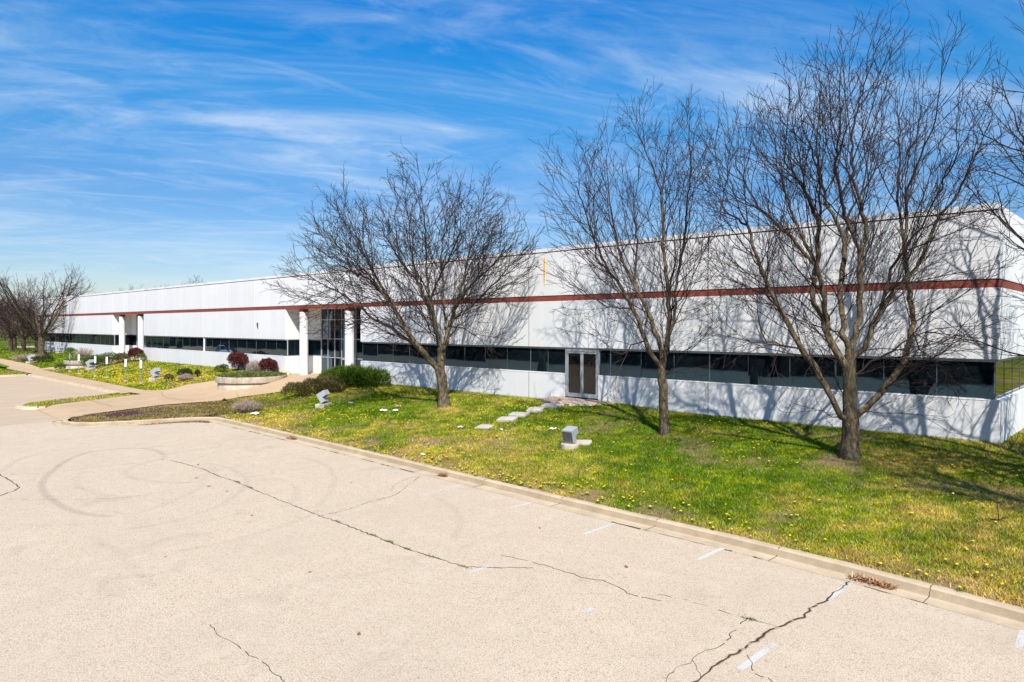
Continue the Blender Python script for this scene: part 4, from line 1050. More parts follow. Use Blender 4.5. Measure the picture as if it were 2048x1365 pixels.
def generic_sil(h, rad, low=.16):
    return [(h * low, -rad * .75, rad * .75), (h * .3, -rad, rad), (h * .45, -rad * 1.05, rad * 1.05), (h * .65, -rad * .95, rad * .95), (h * .82, -rad * .72, rad * .72), (h * .93, -rad * .5, rad * .5), (h, -rad * .2, rad * .2)]

def trees():
    wallclip = lambda bx, by, bz: (lambda p: (p[1] + by > FACE - .35 and p[2] + bz < TOP + .3 and p[0] + bx < XC + .4))
    G = 'bare honey locust trees in the lawn before the facade'
    for nm, base, limbs, sil, seed, tr, lab, kw in (
        ('t1', (-25.82, 22.30, .86), T1_LIMBS, [(a * .96, b, c) for a, b, c in T1_SIL], 11, .25, 'bare spreading tree with a low left fork, between big juniper and stepping stones', dict(vscale=.85, rtip=.0080, gap0=.28, gap=(.26, .19, .24), l1=4.6, sag=.10, up=.11)),
        ('t2', (-13.48, 22.20, .86), T2_LIMBS, T2_SIL, 12, .165, 'slim bare tree with a straight lichened trunk, just right of the glass side door', dict(vscale=.8, rtip=.0062, gap0=.32)),
        ('t3', (-7.04, 22.12, .85), T3_LIMBS, T3_SIL, 13, .235, 'large bare tree, thick trunk forking low with a sawn stub, nearest the building corner', dict(vscale=.9, rtip=.0058, gap0=.33))):
        t = thing('bare_tree', lab, 'tree', base, 0, G)
        make_tree(t, limbs, sil, seed, tr, clip=wallclip(*base), **kw)
    t3 = t
    t = thing('bare_tree', 'bare tree at the right edge whose branches reach in past the building corner', 'tree', (-.35, 22.0, .85), 0, G)
    make_tree(t, generic_limbs(13.2, 4.6, 5, 1.6), generic_sil(13.2, 4.7), 14, .25, rtip=.0056, gap0=.55, clip=wallclip(-.35, 22, .85))
    r4 = t
    def copy(src, loc, rz, lab, sc=1., group=None):
        o = src.copy(); COL.objects.link(o); o.location = loc; o.rotation_euler = (0, 0, rz); o.scale = (sc,) * 3; o['label'] = lab
        if group: o['group'] = group
        for c in src.children:
            k = c.copy(); COL.objects.link(k); k.parent = o
        return o
    copy(t3, (2.7, 16.9, .35), 1.9, 'bare tree on the lawn beyond the right edge, casting its shadow across the grass', 1.0)
    # lighter tree for the far end
    G2 = 'bare trees at the far end of the building'
    t = thing('bare_tree', 'dark bare tree leaning over the far wall end, behind the far planter', 'tree', (-105.1, 22.9, .85), 0, G2)
    make_tree(t, generic_limbs(13.2, 8.6, 8, 2.6, 8), generic_sil(13.2, 8.4, .20), 21, .36, rtip=.0105, gap=(.6, .5, .45), gap0=.42, l1=4.2, ang=(26, 50))
    for loc, rz, sc, lab in (((-112.5, 24.0, .9), 1.2, .74, 'bare tree second in the far row, just left of the wall end'),
                             ((-118.0, 23.6, .9), 2.9, .78, 'bare tree third in the row at the far end of the building'),
                             ((-124, 23.2, .8), 4.0, .78, 'bare tree fourth in the row at the far end'),
                             ((-128.5, 24.5, .9), 5.2, .9, 'bare tree closest to the left edge of the photo')):
        copy(t, loc, rz, lab, sc, G2)
    G3 = 'bare treetops showing over the roof'
    for X, Y, zt, rz in ((-279, 86, 18.4, .4), (-262, 87, 18.6, 1.9), (-246, 86, 18.9, 2.2), (-238, 88, 19.0, 5.), (-202, 86, 19.6, 3.3), (-218, 87, 18.9, 4.2)):
        d = X * FWD.x + Y * FWD.y
        o = copy(t, (X, Y, Z0 - 1), rz, 'bare treetop showing faintly over the far roof edge', (zt + 1) / 13.2 , G3)
trees()
# ------------------------------------------------------------------ grass, flowers, shrubs
def tri_blades(X, Y, Z, H, W, rng, lean=.55):
    n = len(X); th = rng.uniform(0, 2 * math.pi, n); lx = rng.normal(0, lean, n) * H; ly = rng.normal(0, lean, n) * H
    cx, cy = np.cos(th) * W * .5, np.sin(th) * W * .5
    V = np.empty((n, 3, 3)); V[:, 0] = np.stack([X - cx, Y - cy, Z], 1); V[:, 1] = np.stack([X + cx, Y + cy, Z], 1); V[:, 2] = np.stack([X + lx, Y + ly, Z + H], 1)
    return V
def lawn_pts(rng, n, x0, x1, y0, y1):
    X = rng.uniform(x0, x1, n); Y = rng.uniform(y0, y1, n)
    ok = ((Y > lawn_low(X) + .0) & (Y < np.where(X > XC + .05, 60, FACE - .01))) | in_poly(X, Y, ISLAND) | in_poly(X, Y, STRIP2) | in_poly(X, Y, FAR_STRIP)
    for p in (WALK_A, WALK_B, WALK_C, WALK_D): ok &= ~in_poly(X, Y, p)
    ok &= ~((X > -21.7) & (X < -18.6) & (Y > 24.55))
    for cx, cy, r in ((-46.7, 22.65, 2.45), (-82.6, 22.5, 2.6)): ok &= (X - cx) ** 2 + (Y - cy) ** 2 > r * r
    return X[ok], Y[ok]
def ground_z(X, Y): return np.maximum(gz(X, Y), .14)

def grass():
    rng = np.random.default_rng(5); Vs = []; Cs = []
    for x0, x1, y0, y1, dens, h, w in ((-8, 12, 12, 26, 2300, .060, .014), (-18, -8, 13, 26, 1700, .062, .016), (-30, -18, 14, 26, 950, .07, .021),
                                       (-44, -30, 9, 26, 520, .075, .028), (-62, -44, 9, 26, 260, .085, .042), (-92, -62, 12, 26, 130, .10, .06), (-135, -92, 12, 27, 60, .12, .09), (-4, 9, 26, 42, 300, .08, .03)):
        n = int((x1 - x0) * (y1 - y0) * dens); X, Y = lawn_pts(rng, n, x0, x1, y0, y1)
        keep = rng.random(len(X)) > soil_amt(X, Y) * .85; X, Y = X[keep], Y[keep]
        hh = h * rng.uniform(.5, 1.25, len(X)) * (.75 + .6 * fbm(X, Y, .9, 40))
        Vs.append(tri_blades(X, Y, ground_z(X, Y) - .01, hh, w * rng.uniform(.6, 1.3, len(X)), rng, .62))
        c = grass_rgb(X, Y, rng.random(len(X)), rng.random(len(X)))
        dead = rng.random(len(X)) < (.08 + .30 * lush_dry(X, Y)); c[dead] = np.array([.46, .37, .19]) * rng.uniform(.6, 1.2, (dead.sum(), 1))
        # dead-nettle patch on the island between walk and stalls
        pz = np.exp(-(((X + 40.0) / 1.3) ** 2 + ((Y - 12.2) / 2.3) ** 2)) * (X < -37.5) * (fbm(X, Y, .9, 50) > .42); pm = rng.random(len(X)) < pz * 1.2
        c[pm] = np.array([.105, .055, .075]) * rng.uniform(.6, 1.4, (pm.sum(), 1))
        Cs.append(c)
    V = np.vstack(Vs); C = np.repeat(np.vstack(Cs), 3, 0); n = len(V)
    o = np_mesh('grass', V.reshape(-1, 3), np.arange(n * 3), np.full(n, 3), M['grass'], col=C); tag(o, 'short spring grass, green and straw coloured, covering the lawns', kind='stuff')
    print('blades', n)

def dandelions():
    rng = np.random.default_rng(8)
    def field(X, Y):
        g = lambda x, y, r, a, ry=None: a * np.exp(-(((X - x) / r) ** 2 + ((Y - y) / (ry or r)) ** 2))
        d = .012 + .35 * sstep(.52, .70, fbm(X, Y, 1.6, 60)) * .5
        d = d + np.where(X > -36, np.exp(-np.maximum(Y - lawn_low(X), 0) / .5) * (.30 + 1.3 * sstep(.4, .6, fbm(X, Y, 2.2, 61))), 0)
        d = d + g(-22.6, 23.4, 3., .55, 1.1) + g(-30, 17.6, 3.4, .38, 1.5) + g(-26.5, 18.6, 3, .35, .8) + g(-3.6, 22.4, 2.5, .35, .8)
        d = d + g(-57, 20.6, 8, 1.6, 1.9) + g(-66, 20.8, 7, 1.7, 1.9) + g(-55, 23.2, 5, .6, 1.6) + g(-72, 19.6, 4, .7, 1.)
        return d * sstep(.38, .56, fbm(X, Y, .7, 62))
    P = []
    for x0, x1, y0, y1, dens in ((-44, 6, 13, 25.8, 22), (-92, -44, 15, 25.8, 22)):
        n = int((x1 - x0) * (y1 - y0) * dens); X, Y = lawn_pts(rng, n, x0, x1, y0, y1)
        k = rng.random(len(X)) < field(X, Y); P.append(np.stack([X[k], Y[k]], 1))
    P = np.vstack(P); Z = ground_z(P[:, 0], P[:, 1])
    D = P[:, 0] * FWD.x + P[:, 1] * FWD.y; L = P[:, 0] * RGT.x + P[:, 1] * RGT.y
    vis = (np.abs(L / D) < .737); o = np.argsort(np.where(vis, D, 1e9))
    near, far = o[:300], o[300:]
    # near flowers: each one a thing, head over a short stem, copied
    mb = MB(); mb.tube([(0, 0, 0), (.004, .002, .035), (.002, 0, .065)], [.004, .003, .0035], 4)
    h = MB(); n = 16; vs = [(0, 0, .078)]; fs = []
    for ring, (r, z) in enumerate(((.013, .082), (.026, .071), (.020, .062))):
        for i in range(n):
            a = 2 * math.pi * (i + ring * .5) / n; rr = r * (1.1 if i % 2 else .86); vs.append((rr * math.cos(a), rr * math.sin(a), z))
    for i in range(n): fs.append((0, 1 + i, 1 + (i + 1) % n))
    for g in range(2):
        for i in range(n): j = (i + 1) % n; fs.append((1 + g * n + i, 1 + (g + 1) * n + i, 1 + (g + 1) * n + j, 1 + g * n + j))
    h.add(vs, fs)
    lf = MB()
    for k in range(7):
        a = k * .9; c, s = math.cos(a), math.sin(a); lf.add([(0, 0, .01), (c * .04 - s * .011, s * .04 + c * .011, .03), (c * .095, s * .095, .02), (c * .04 + s * .011, s * .04 - c * .011, .03)], [(0, 3, 2, 1)])
    LAB = 'yellow dandelion in flower in the short lawn grass'; GRP = 'dandelions flowering in the lawn'
    src = thing('dandelion', LAB, 'flower', (0, 0, 0), 0, GRP)
    st = mb.build('stem', M['grass_green'], src); hd = h.build('flower_head', M['petal_yellow'], src); le = lf.build('leaf_rosette', M['grass_green'], src)
    for k, i in enumerate(near):
        if k == 0: o = src
        else:
            o = src.copy(); COL.objects.link(o)
            for c in (st, hd, le): q = c.copy(); COL.objects.link(q); q.parent = o
        s = rng.uniform(.8, 1.25); o.location = (P[i, 0], P[i, 1], Z[i] - .005); o.rotation_euler = (rng.normal(0, .12), rng.normal(0, .12), rng.uniform(0, 6.28)); o.scale = (s, s, s)
    n = len(far); V = []; F = []
    ang = np.arange(7) * 2 * math.pi / 7
    dd = D[far]; r = .030 * rng.uniform(.75, 1.3, n) * np.where(P[far, 0] < -44, 1.45, 1.); zc = Z[far] + .07 + .02 * rng.random(n)
    ring = np.stack([P[far, 0][:, None] + r[:, None] * np.cos(ang), P[far, 1][:, None] + r[:, None] * np.sin(ang), (zc - .014)[:, None] + 0 * ang[None]], 2)
    top = np.stack([P[far, 0], P[far, 1], zc + .010], 1)[:, None]
    V = np.concatenate([ring, top], 1).reshape(-1, 3); b = np.arange(n)[:, None, None] * 8; i = np.arange(7)
    T = (b + np.stack([i, (i + 1) % 7, np.full(7, 7)], 1)[None]).reshape(-1, 3)
    o = np_mesh('dandelions', V, T, np.full(len(T), 3), M['petal_yellow']); tag(o, 'scattered yellow dandelions further off across the lawns', kind='stuff')
    print('dandelions', len(P))

def leaf_cloud(root, name, pts, nrm, size, asp, cols, rng, spread=.6, pointed=True, mat='leaves'):
    """leaf-sized faces: each a pointed sliver or a small quad standing along its normal"""
    n = len(pts); d = nrm + rng.normal(0, spread, (n, 3)); d /= np.linalg.norm(d, axis=1)[:, None] + 1e-9
    s = rng.normal(0, 1, (n, 3)); s -= d * (s * d).sum(1)[:, None]; s /= np.linalg.norm(s, axis=1)[:, None] + 1e-9
    L = size * rng.uniform(.6, 1.35, (n, 1)); w = L * asp * .5
    a = pts - d * L * .3; b = pts + d * L * .7; m = pts + d * L * .12
    V = np.stack([a, m + s * w, b, m - s * w], 1).reshape(-1, 3)
    C = np.repeat(cols[rng.integers(0, len(cols), n)] * rng.uniform(.7, 1.3, (n, 1)), 4, 0)
    return np_mesh(name, V, np.arange(n * 4), np.full(n, 4), M[mat], root, col=C)

def blob_points(rng, n, lobes, flat=.0, inner=.35):
    """points near the surfaces of overlapping lobes (cx, cy, cz, rx, ry, rz); outward normals"""
    P = []; N = []; w = np.array([l[3] * l[4] + l[3] * l[5] for l in lobes]); w = w / w.sum()
    for l, k in zip(lobes, rng.multinomial(n, w)):
        d = rng.normal(0, 1, (k, 3)); d[:, 2] = np.where(d[:, 2] < -.35, -d[:, 2], d[:, 2]); d /= np.linalg.norm(d, axis=1)[:, None]
        r = 1 - inner * rng.random((k, 1)) ** 2
        bump = 1 + .13 * np.sin(d[:, :1] * 7 + l[0] * 3) * np.cos(d[:, 1:2] * 6 + l[1] * 5) + rng.normal(0, .04, (k, 1))
        q = d * r * bump * np.array(l[3:6]); P.append(q + np.array(l[:3])); N.append(d)
    P = np.vstack(P); N = np.vstack(N); ok = P[:, 2] > -.02
    return P[ok], N[ok]

JUN = np.array([[.040, .095, .006], [.080, .165, .008], [.135, .225, .012], [.022, .052, .006]])
JUNY = np.array([[.06, .11, .012], [.11, .16, .02], [.15, .19, .03]])
BROWN = np.array([[.13, .075, .04], [.18, .11, .06], [.09, .05, .032], [.06, .07, .02]])
BARB = np.array([[.085, .018, .018], [.125, .03, .026], [.055, .012, .014], [.17, .065, .048]])
GREYB = np.array([[.30, .22, .17], [.22, .15, .11], [.36, .28, .23]])
DKGR = np.array([[.025, .05, .012], [.04, .07, .015], [.055, .08, .02], [.08, .07, .03]])
OLIVE = np.array([[.09, .10, .03], [.13, .12, .05], [.16, .13, .07]])

def shrub(label, X, Y, lobes, cols, n, size, asp, cat='shrub', upn=.5, spread=.55, stems=5, name='shrub', z=None, inner=.35, group=None, extra=None):
    rng = np.random.default_rng(int(abs(X * 131 + Y * 977)) % 99991)
    zz = float(ground_z(X, Y)) if z is None else z
    r = thing(name, label, cat, (X, Y, zz), 0, group)
    P, N = blob_points(rng, n, lobes, inner=inner); N = N + np.array([0, 0, upn])
    leaf_cloud(r, 'foliage', P, N, size, asp, cols, rng, spread)
    if extra is not None:
        P, N = blob_points(rng, int(n * extra[1]), lobes, inner=.15); N = N + np.array([0, 0, upn]); leaf_cloud(r, 'dry_foliage', P, N, size, asp, extra[0], rng, spread)
    mb = MB(); rr = random.Random(int(abs(X * 7)))
    top = max(l[2] + l[5] for l in lobes); w = max(l[3] for l in lobes)
    for k in range(stems):
        a = rr.uniform(0, 6.28); l = lobes[k % len(lobes)]
        ex, ey = l[0] + .6 * l[3] * math.cos(a), l[1] + .6 * l[4] * math.sin(a)
        bx, by = l[0] * .75, l[1] * .75
        mb.tube([(bx, by, -.05), (bx * .5 + ex * .5, by * .5 + ey * .5, (l[2] + l[5]) * .45), (ex, ey, (l[2] + l[5]) * .82)], [.03, .02, .008], 5)
    mb.build('stem', M['twig_bark'], r)
    return r

def twig_bush(label, X, Y, w, h, n, z=None, cat='shrub', name='twiggy_shrub', thick=.006, cols='straw'):
    rng = random.Random(int(abs(X * 31 + Y * 17))); zz = float(ground_z(X, Y)) if z is None else z
    r = thing(name, label, cat, (X, Y, zz)); mb = MB()
    for k in range(n):
        a = rng.uniform(0, 6.28); s = w * math.sqrt(rng.random()); b = s * .35
        p0 = (b * math.cos(a), b * math.sin(a), -.03); t = h * rng.uniform(.5, 1.05) * (1 - .45 * (s / w) ** 2)
        p2 = (s * math.cos(a + .2), s * math.sin(a + .2), t); p1 = tuple((u + v) / 2 + rng.uniform(-.05, .05) for u, v in zip(p0, p2))
        mb.tube([p0, p1, p2], [thick, thick * .8, thick * .5], 3)
        for _ in range(3):
            q = rng.uniform(.4, .95); s0 = [p1[i] + (p2[i] - p1[i]) * q for i in range(3)]; e = [s0[i] + rng.uniform(-.13, .13) for i in range(2)] + [s0[2] + rng.uniform(0, .14)]
            mb.tube([s0, e], [thick * .7, thick * .4], 3)
    mb.build('twigs', M[cols], r); return r

def shrubs():
    # big juniper mass right of the main entrance
    shrub('big bright green juniper, spiky and chest high, at the right of the main entrance', -36.75, 24.2, [(0, 0, .35, 1.2, .95, .92), (1.2, .25, .3, 1.1, .85, .90), (-.95, -.3, .3, 1.0, .9, .82), (2.1, .55, .3, .85, .75, .8), (-1.6, -.6, .2, .7, .7, .7), (.4, -.5, .25, 1.0, .7, .85)], np.vstack([JUN, JUN, JUN, JUNY]) * .85, 26000, .16, .15, upn=.55, spread=.4, inner=.65, name='juniper', stems=8)
    shrub('low brown and green juniper spreading in front of the big juniper, beside the walk', -36.9, 22.0, [(0.1, -.3, .2, 1.0, .9, .68), (-.3, -1.3, .1, .85, .75, .58), (.2, .75, .25, 1.1, .7, .75), (.9, .2, .15, .75, .8, .62)], np.vstack([BROWN, BROWN, JUN[:3]]), 12000, .13, .2, upn=.6, spread=.5, name='juniper', stems=7, extra=(BROWN, .35))
    twig_bush('dead grey twiggy bush by the corner of the stall row', -35.0, 16.7, .75, .72, 330, cols='dead_twig', thick=.010)
    # beds at the main entrance
    zb = 1.18
    shrub('round dark red barberry bush standing behind the round planter', -54.0, 25.0, [(0, 0, .95, .95, .7, .55), (-.35, 0, .7, .6, .5, .5), (.38, .05, .72, .6, .5, .5), (0, 0, .38, .5, .45, .45)], BARB, 7500, .085, .6, upn=.2, spread=.8, z=zb, name='barberry')
    shrub('dark red barberry bush beside the boulder, right of the round barberry', -49.15, 25.1, [(0, 0, .66, .85, .6, .48), (.45, 0, .55, .5, .45, .42), (0, 0, .32, .55, .45, .4)], BARB, 5200, .085, .6, upn=.2, spread=.8, z=zb, name='barberry')
    twig_bush('grey brown leafless bush between the two red barberries', -50.7, 24.9, .75, 1.05, 330, z=zb, cols='dead_twig', thick=.011)
    shrub('low green creeping shrub under the red barberries', -49.3, 24.3, [(0, 0, .1, .85, .4, .32), (-.8, 0, .1, .5, .35, .25)], np.vstack([JUN, OLIVE]), 1800, .1, .25, z=1.0, name='juniper')
    shrub('small round green bush, lone in the grass left of the planter', -55.3, 22.4, [(0, 0, .28, .22, .22, .26)], DKGR, 700, .07, .5, spread=.8)
    shrub('low olive bush by the wall, left of the barberries', -54.9, 24.0, [(0, 0, .22, .6, .45, .32), (.45, .1, .3, .4, .4, .36)], np.vstack([OLIVE, JUN]), 1800, .09, .35, spread=.7)
    shrub('dark round boxwood at the corner of the dandelion lawn', -56.1, 21.7, [(0, 0, .35, .68, .55, .42), (.3, .1, .4, .4, .4, .4)], DKGR, 2600, .075, .5, spread=.8)
    shrub('small brown withered bush left of the dark boxwood', -57.3, 21.0, [(0, 0, .2, .36, .34, .3)], BROWN, 800, .08, .35, spread=.8)
    twig_bush('pinkish brown twiggy bush right of the dark boxwood', -54.9, 21.35, .6, .55, 260, cols='dead_twig', thick=.012)
    # beds at the far entrance
    shrub('dark red barberry mound by the far entrance column', -75.9, 24.6, [(0, 0, .75, .95, .7, .62), (-.6, 0, .6, .6, .5, .5), (.6, .1, .65, .55, .5, .5)], BARB, 3600, .11, .6, upn=.2, spread=.8, name='barberry')
    shrub('rounded green bush just right of the far red barberry', -73.9, 24.5, [(0, 0, .42, .5, .45, .42)], np.vstack([JUN, JUNY]), 1100, .1, .35, name='juniper')
    shrub('olive brown juniper in front of the far red barberry', -76.4, 23.6, [(0, 0, .4, 1.0, .6, .65)], np.vstack([OLIVE, BROWN]), 1200, .12, .3, name='juniper')
    shrub('long brownish juniper between the far planter and the red barberry', -78.0, 23.0, [(0, 0, .4, 1.3, .8, .75), (-1.5, -.4, .3, 1.2, .8, .65), (1.4, .4, .35, 1.1, .8, .7)], np.vstack([BROWN, DKGR, JUN]), 4200, .13, .25, name='juniper')
    shrub('dark green juniper mound behind the second floodlight on the far lawn', -78.6, 21.5, [(0, 0, .4, 1.5, .8, .75), (-1.3, 0, .3, 1.0, .7, .65), (1.3, .3, .35, 1.1, .7, .65)], np.vstack([DKGR, JUN[:2]]), 4200, .13, .25, name='juniper')
    shrub('small flat juniper at the tip of the bed where the walks meet', -83.2, 19.8, [(0, 0, .2, .75, .5, .36)], JUN, 1200, .13, .25, name='juniper')
    shrub('green juniper low against the far wall, left of the pink bush', -100.0, 24.8, [(0, 0, .3, 1.2, .6, .55), (1.1, 0, .25, .8, .6, .5)], JUN, 1500, .15, .25, name='juniper')
    twig_bush('pinkish leafless bush beyond the far planter', -92.6, 24.4, 1.15, 1.25, 220, cols='dead_twig', thick=.012)
    shrub('dark brown bush by the far floodlight', -96.3, 20.7, [(0, 0, .3, .7, .5, .5)], np.vstack([BROWN, DKGR]), 1100, .14, .3)
    shrub('low dark green bush at the foot of the leaning tree', -94.6, 21.2, [(0, 0, .3, 1.0, .6, .55)], DKGR, 1300, .14, .3)
    twig_bush('wide lavender brown heap of dry ornamental grass at the left edge', -103.0, 20.9, 1.9, .85, 420, cols='dead_twig', thick=.014, name='dry_grass_mound')
    # weeds
    shrub('tiny green weed at the edge of the walk', -41.9, 18.6, [(0, 0, .07, .13, .13, .12)], JUN, 120, .07, .4, name='weed', stems=2)
grass(); dandelions(); shrubs()

def crack_weeds():
    rng = np.random.default_rng(19); X = []; Y = []
    for x, y, n in ((-20.82, 9.64, 90), (-19.84, 9.57, 60), (-14.86, 9.39, 50), (-13.3, 9.34, 60), (-12.6, 9.31, 90), (-11.94, 9.28, 60), (-11.2, 9.32, 40), (-10.26, 9.38, 40), (-5.02, 10.94, 70), (-4.70, 8.3, 110)):
        X.append(x + rng.normal(0, .09, n)); Y.append(y + rng.normal(0, .025, n))
    X = np.concatenate(X); Y = np.concatenate(Y); n = len(X)
    V = tri_blades(X, Y, np.full(n, .003), .035 * rng.uniform(.5, 1.3, n), np.full(n, .010), rng, .8)
    C = np.repeat(np.array([[.07, .11, .01]]) * rng.uniform(.5, 1.6, (n, 1)), 3, 0)
    o = np_mesh('crack_weeds', V.reshape(-1, 3), np.arange(n * 3), np.full(n, 3), M['grass'], col=C); tag(o, 'tiny green weeds growing in the pavement cracks', kind='stuff')
    mb = MB(); mb.add([(-.05, 0, .012), (-.01, -.028, .004), (.05, -.005, .016), (.012, .026, .006)], [(0, 1, 2, 3)])
    src = None
    for x, y in ((-22.3, 9.0), (-20.9, 8.8), (-19.9, 8.9), (-24.4, 9.9), (-26.2, 9.4), (-18.2, 12.0), (-16.9, 8.2), (-12.2, 7.1), (-9.2, 6.2), (-7.9, 11.6), (-15.2, 5.5), (-27.9, 12.2), (-10.9, 12.4)):
        if src is None: o = src = mb.build('dry_leaf', M['straw']); tag(o, 'single brown dry leaf blown onto the pale pavement', 'leaf', 'dry leaves blown onto the lot')
        else: o = src.copy(); COL.objects.link(o)
        s = rng.uniform(.8, 1.6); o.location = (x, y, .004); o.rotation_euler = (0, 0, rng.uniform(0, 6.28)); o.scale = (s, s, s)
crack_weeds()
# ------------------------------------------------------------------ fixtures and loose things
def planters():
    for cx, cy, R, z, lab, gl in ((-46.7, 22.65, 2.34, .47, 'round two-tier concrete planter on the walk before the main entrance', 'grey green creeping groundcover spilling over the round planter by the main entrance'),
                              (-82.6, 22.5, 2.5, .35, 'far round concrete planter on the walk before the second entrance', 'grey green groundcover spilling over the far planter')):
        r = thing('planter', lab, 'planter', (cx, cy, z), 0, 'round concrete planters')
        b = MB(); b.lathe([(R - .13, -.3), (R - .13, .40), (R - .17, .46)], 56, cap=False); b.build('base_ring', M['planter_concrete'], r, smooth=True)
        t = MB(); t.lathe([(R - .16, .46), (R, .46), (R + .01, .48), (R + .01, .82), (R - .02, .85), (R - .22, .85), (R - .22, .5)], 56, cap=False); t.build('upper_ring', M['planter_concrete'], r, smooth=True)
        g = MB(); g.lathe([(.01, .45), (R - .16, .45)], 40, cap=False); g.build('shadow_gap', M['dark_groove'], r)
        s = MB(); s.lathe([(.02, .86), (R * .5, .84), (R - .2, .74)], 40, cap=False); so = s.build('earth', M['earth_brown'], r, smooth=True)
        rng = np.random.default_rng(int(abs(cx))); n = 5200; q = thing('creeping_groundcover', gl, 'plant', (cx, cy, z + .8), 0, 'planter groundcover')
        a = rng.uniform(0, 6.28, n); d = np.sqrt(rng.random(n)) * (R - .05); d += (rng.random(n) < .25) * rng.uniform(0, .16, n)
        h = np.where(d > R, -(d - R) * 1.6 * rng.random(n) * 2, (.10 + .22 * np.clip(1 - (d / R) ** 2, 0, 1)) * fbm(cx + d * np.cos(a), cy + d * np.sin(a), .8, 3)) + .02 + .06 * rng.random(n)
        P = np.stack([d * np.cos(a), d * np.sin(a), h], 1); N = np.stack([np.cos(a) * .5, np.sin(a) * .5, np.full(n, .8)], 1)
        leaf_cloud(q, 'foliage', P, N, .14, .3, np.vstack([OLIVE, JUN, OLIVE * 1.3]), rng, .6)

def floodlight(X, Y, rz, lab, tilt=.4, round_pad=True, z=None, sc=1., pad=True):
    zz = float(ground_z(X, Y)) if z is None else z
    r = thing('floodlight', lab, 'floodlight', (X, Y, zz), rz, 'ground floodlights'); r.scale = (sc,) * 3
    p = MB()
    if round_pad: p.lathe([(.33, -.1), (.33, .13), (.31, .15)], 28)
    else: p.box(-.38, .38, -.22, .22, -.1, .14)
    p.build('pad', M['planter_concrete'], r, smooth=round_pad, bevel=0 if round_pad else .02)
    T = Matrix.Translation((0, 0, .44)) @ Matrix.Rotation(tilt, 4, 'X')
    h = MB(); h.box(-.21, .21, -.17, .03, -.23, .23, T); h.box(-.205, .205, .036, .25, -.02, .225, T, 0); h.box(-.19, .19, .028, .038, -.02, .21, T)
    hd = h.build('housing', M['fixture_metal'], r, bevel=.015)
    k = MB(); k.box(-.19, .19, -.178, -.168, -.20, .20, T); k.build('lens', M['fixture_lens'], hd)
    v = MB(); v.box(-.215, .215, -.185, -.172, .19, .235, T); v.build('visor', M['fixture_metal'], hd)
    y = MB(); y.box(-.10, .10, -.07, .07, .13, .17); y.box(-.05, .05, -.04, .04, .17, .34); y.build('pedestal', M['fixture_dark'], r)
    return r

def bollard(X, Y, lab, sleeve=True, h=1.86):
    z = float(ground_z(X, Y)); r = thing('light_post', lab, 'light post', (X, Y, z), 0, 'thin light posts along the walk')
    p = MB(); p.lathe([(.034, .08), (.034, h * .66)], 12); p.build('post', M['galvanised'], r, smooth=True)
    b = MB(); b.box(-.13, .13, -.13, .13, -.08, .14, None, .02); b.build('base', M['kerb_concrete'], r, bevel=.015)
    s = MB(); w = .085 if sleeve else .05
    s.lathe([(.03, h * .655), (w, h * .66), (w, h - .03), (w * .8, h)], 16); s.build('lamp_head', M['sleeve_white'] if sleeve else M['galvanised'], r, smooth=True)
    c = MB(); c.lathe([(.05, h * .60), (.05, h * .655)], 12); c.build('collar', M['fixture_dark'], r)

def slab(lab, X, Y, w, d, t, rz, seed, tiltx=.10, name='stepping_stone', cat='stepping stone', group='stepping stones up to the side door'):
    rr = random.Random(seed); z = float(ground_z(X, Y)); poly = []
    for (a, b) in ((-1, -1), (0, -1.05), (1, -1), (1.04, 0), (1, 1), (0, 1.03), (-1, 1), (-1.03, 0)): poly.append((a * w / 2 * rr.uniform(.93, 1.05), b * d / 2 * rr.uniform(.92, 1.05)))
    mb = MB(); mb.prism(poly, -.1, t); o = mb.build(name, M['stone_slab'], bevel=.012); o.location = (X, Y, z); o.rotation_euler = (Matrix.Rotation(tiltx, 3, 'X') @ Matrix.Rotation(rz, 3, 'Z')).to_euler(); d *= 1; tag(o, lab, cat, group); return o

def paper(lab, X, Y, s, rz, mat='paper_white', seed=1, cat='litter'):
    rr = random.Random(seed); n = 5; s *= .8; z = float(ground_z(X, Y)) + .03; vs = []; fs = []
    for s0 in (0, .006):
        for i in range(n + 1):
            for j in range(n + 1):
                u, v = i / n - .5, j / n - .5; rr2 = random.Random(seed * 100 + i * 7 + j)
                vs.append((u * s + rr2.uniform(-.03, .03) * s, v * s * .75 + rr2.uniform(-.03, .03) * s, s0 + s * .22 * abs(math.sin(u * 5 + seed)) * (1 if v > -.2 else .6) + rr2.uniform(0, .05) * s))
    for b in (0, (n + 1) ** 2):
        for i in range(n):
            for j in range(n): a = b + i * (n + 1) + j; fs.append((a, a + n + 1, a + n + 2, a + 1))
    me = MB(); me.add(vs, fs); o = me.build('paper_scrap', M[mat]); o.location = (X, Y, z); o.rotation_euler = (0, 0, rz); tag(o, lab, cat, 'paper scraps on the lawn')

def rock(lab, X, Y, sx, sy, sz, name='boulder', cat='rock', z=None, mat='boulder_stone', seed=1):
    bm = bmesh.new(); bmesh.ops.create_icosphere(bm, subdivisions=3, radius=1); rr = np.random.default_rng(seed)
    k = rr.normal(0, 1, (6, 3))
    for v in bm.verts:
        c = v.co; f = 1 + .10 * sum(math.sin(c.x * a[0] * 1.6 + c.y * a[1] * 1.6 + c.z * a[2] * 1.6) for a in k) / 2
        v.co = Vector((c.x * f * sx, c.y * f * sy, max(c.z * f, -.5) * sz))
    me = bpy.data.meshes.new(name); bm.to_mesh(me); bm.free(); o = link_mesh(name, me, M[mat])
    me.polygons.foreach_set('use_smooth', np.ones(len(me.polygons), bool)); me.set_sharp_from_angle(angle=.5)
    o.location = (X, Y, (float(ground_z(X, Y)) if z is None else z) + sz * .35); tag(o, lab, cat)

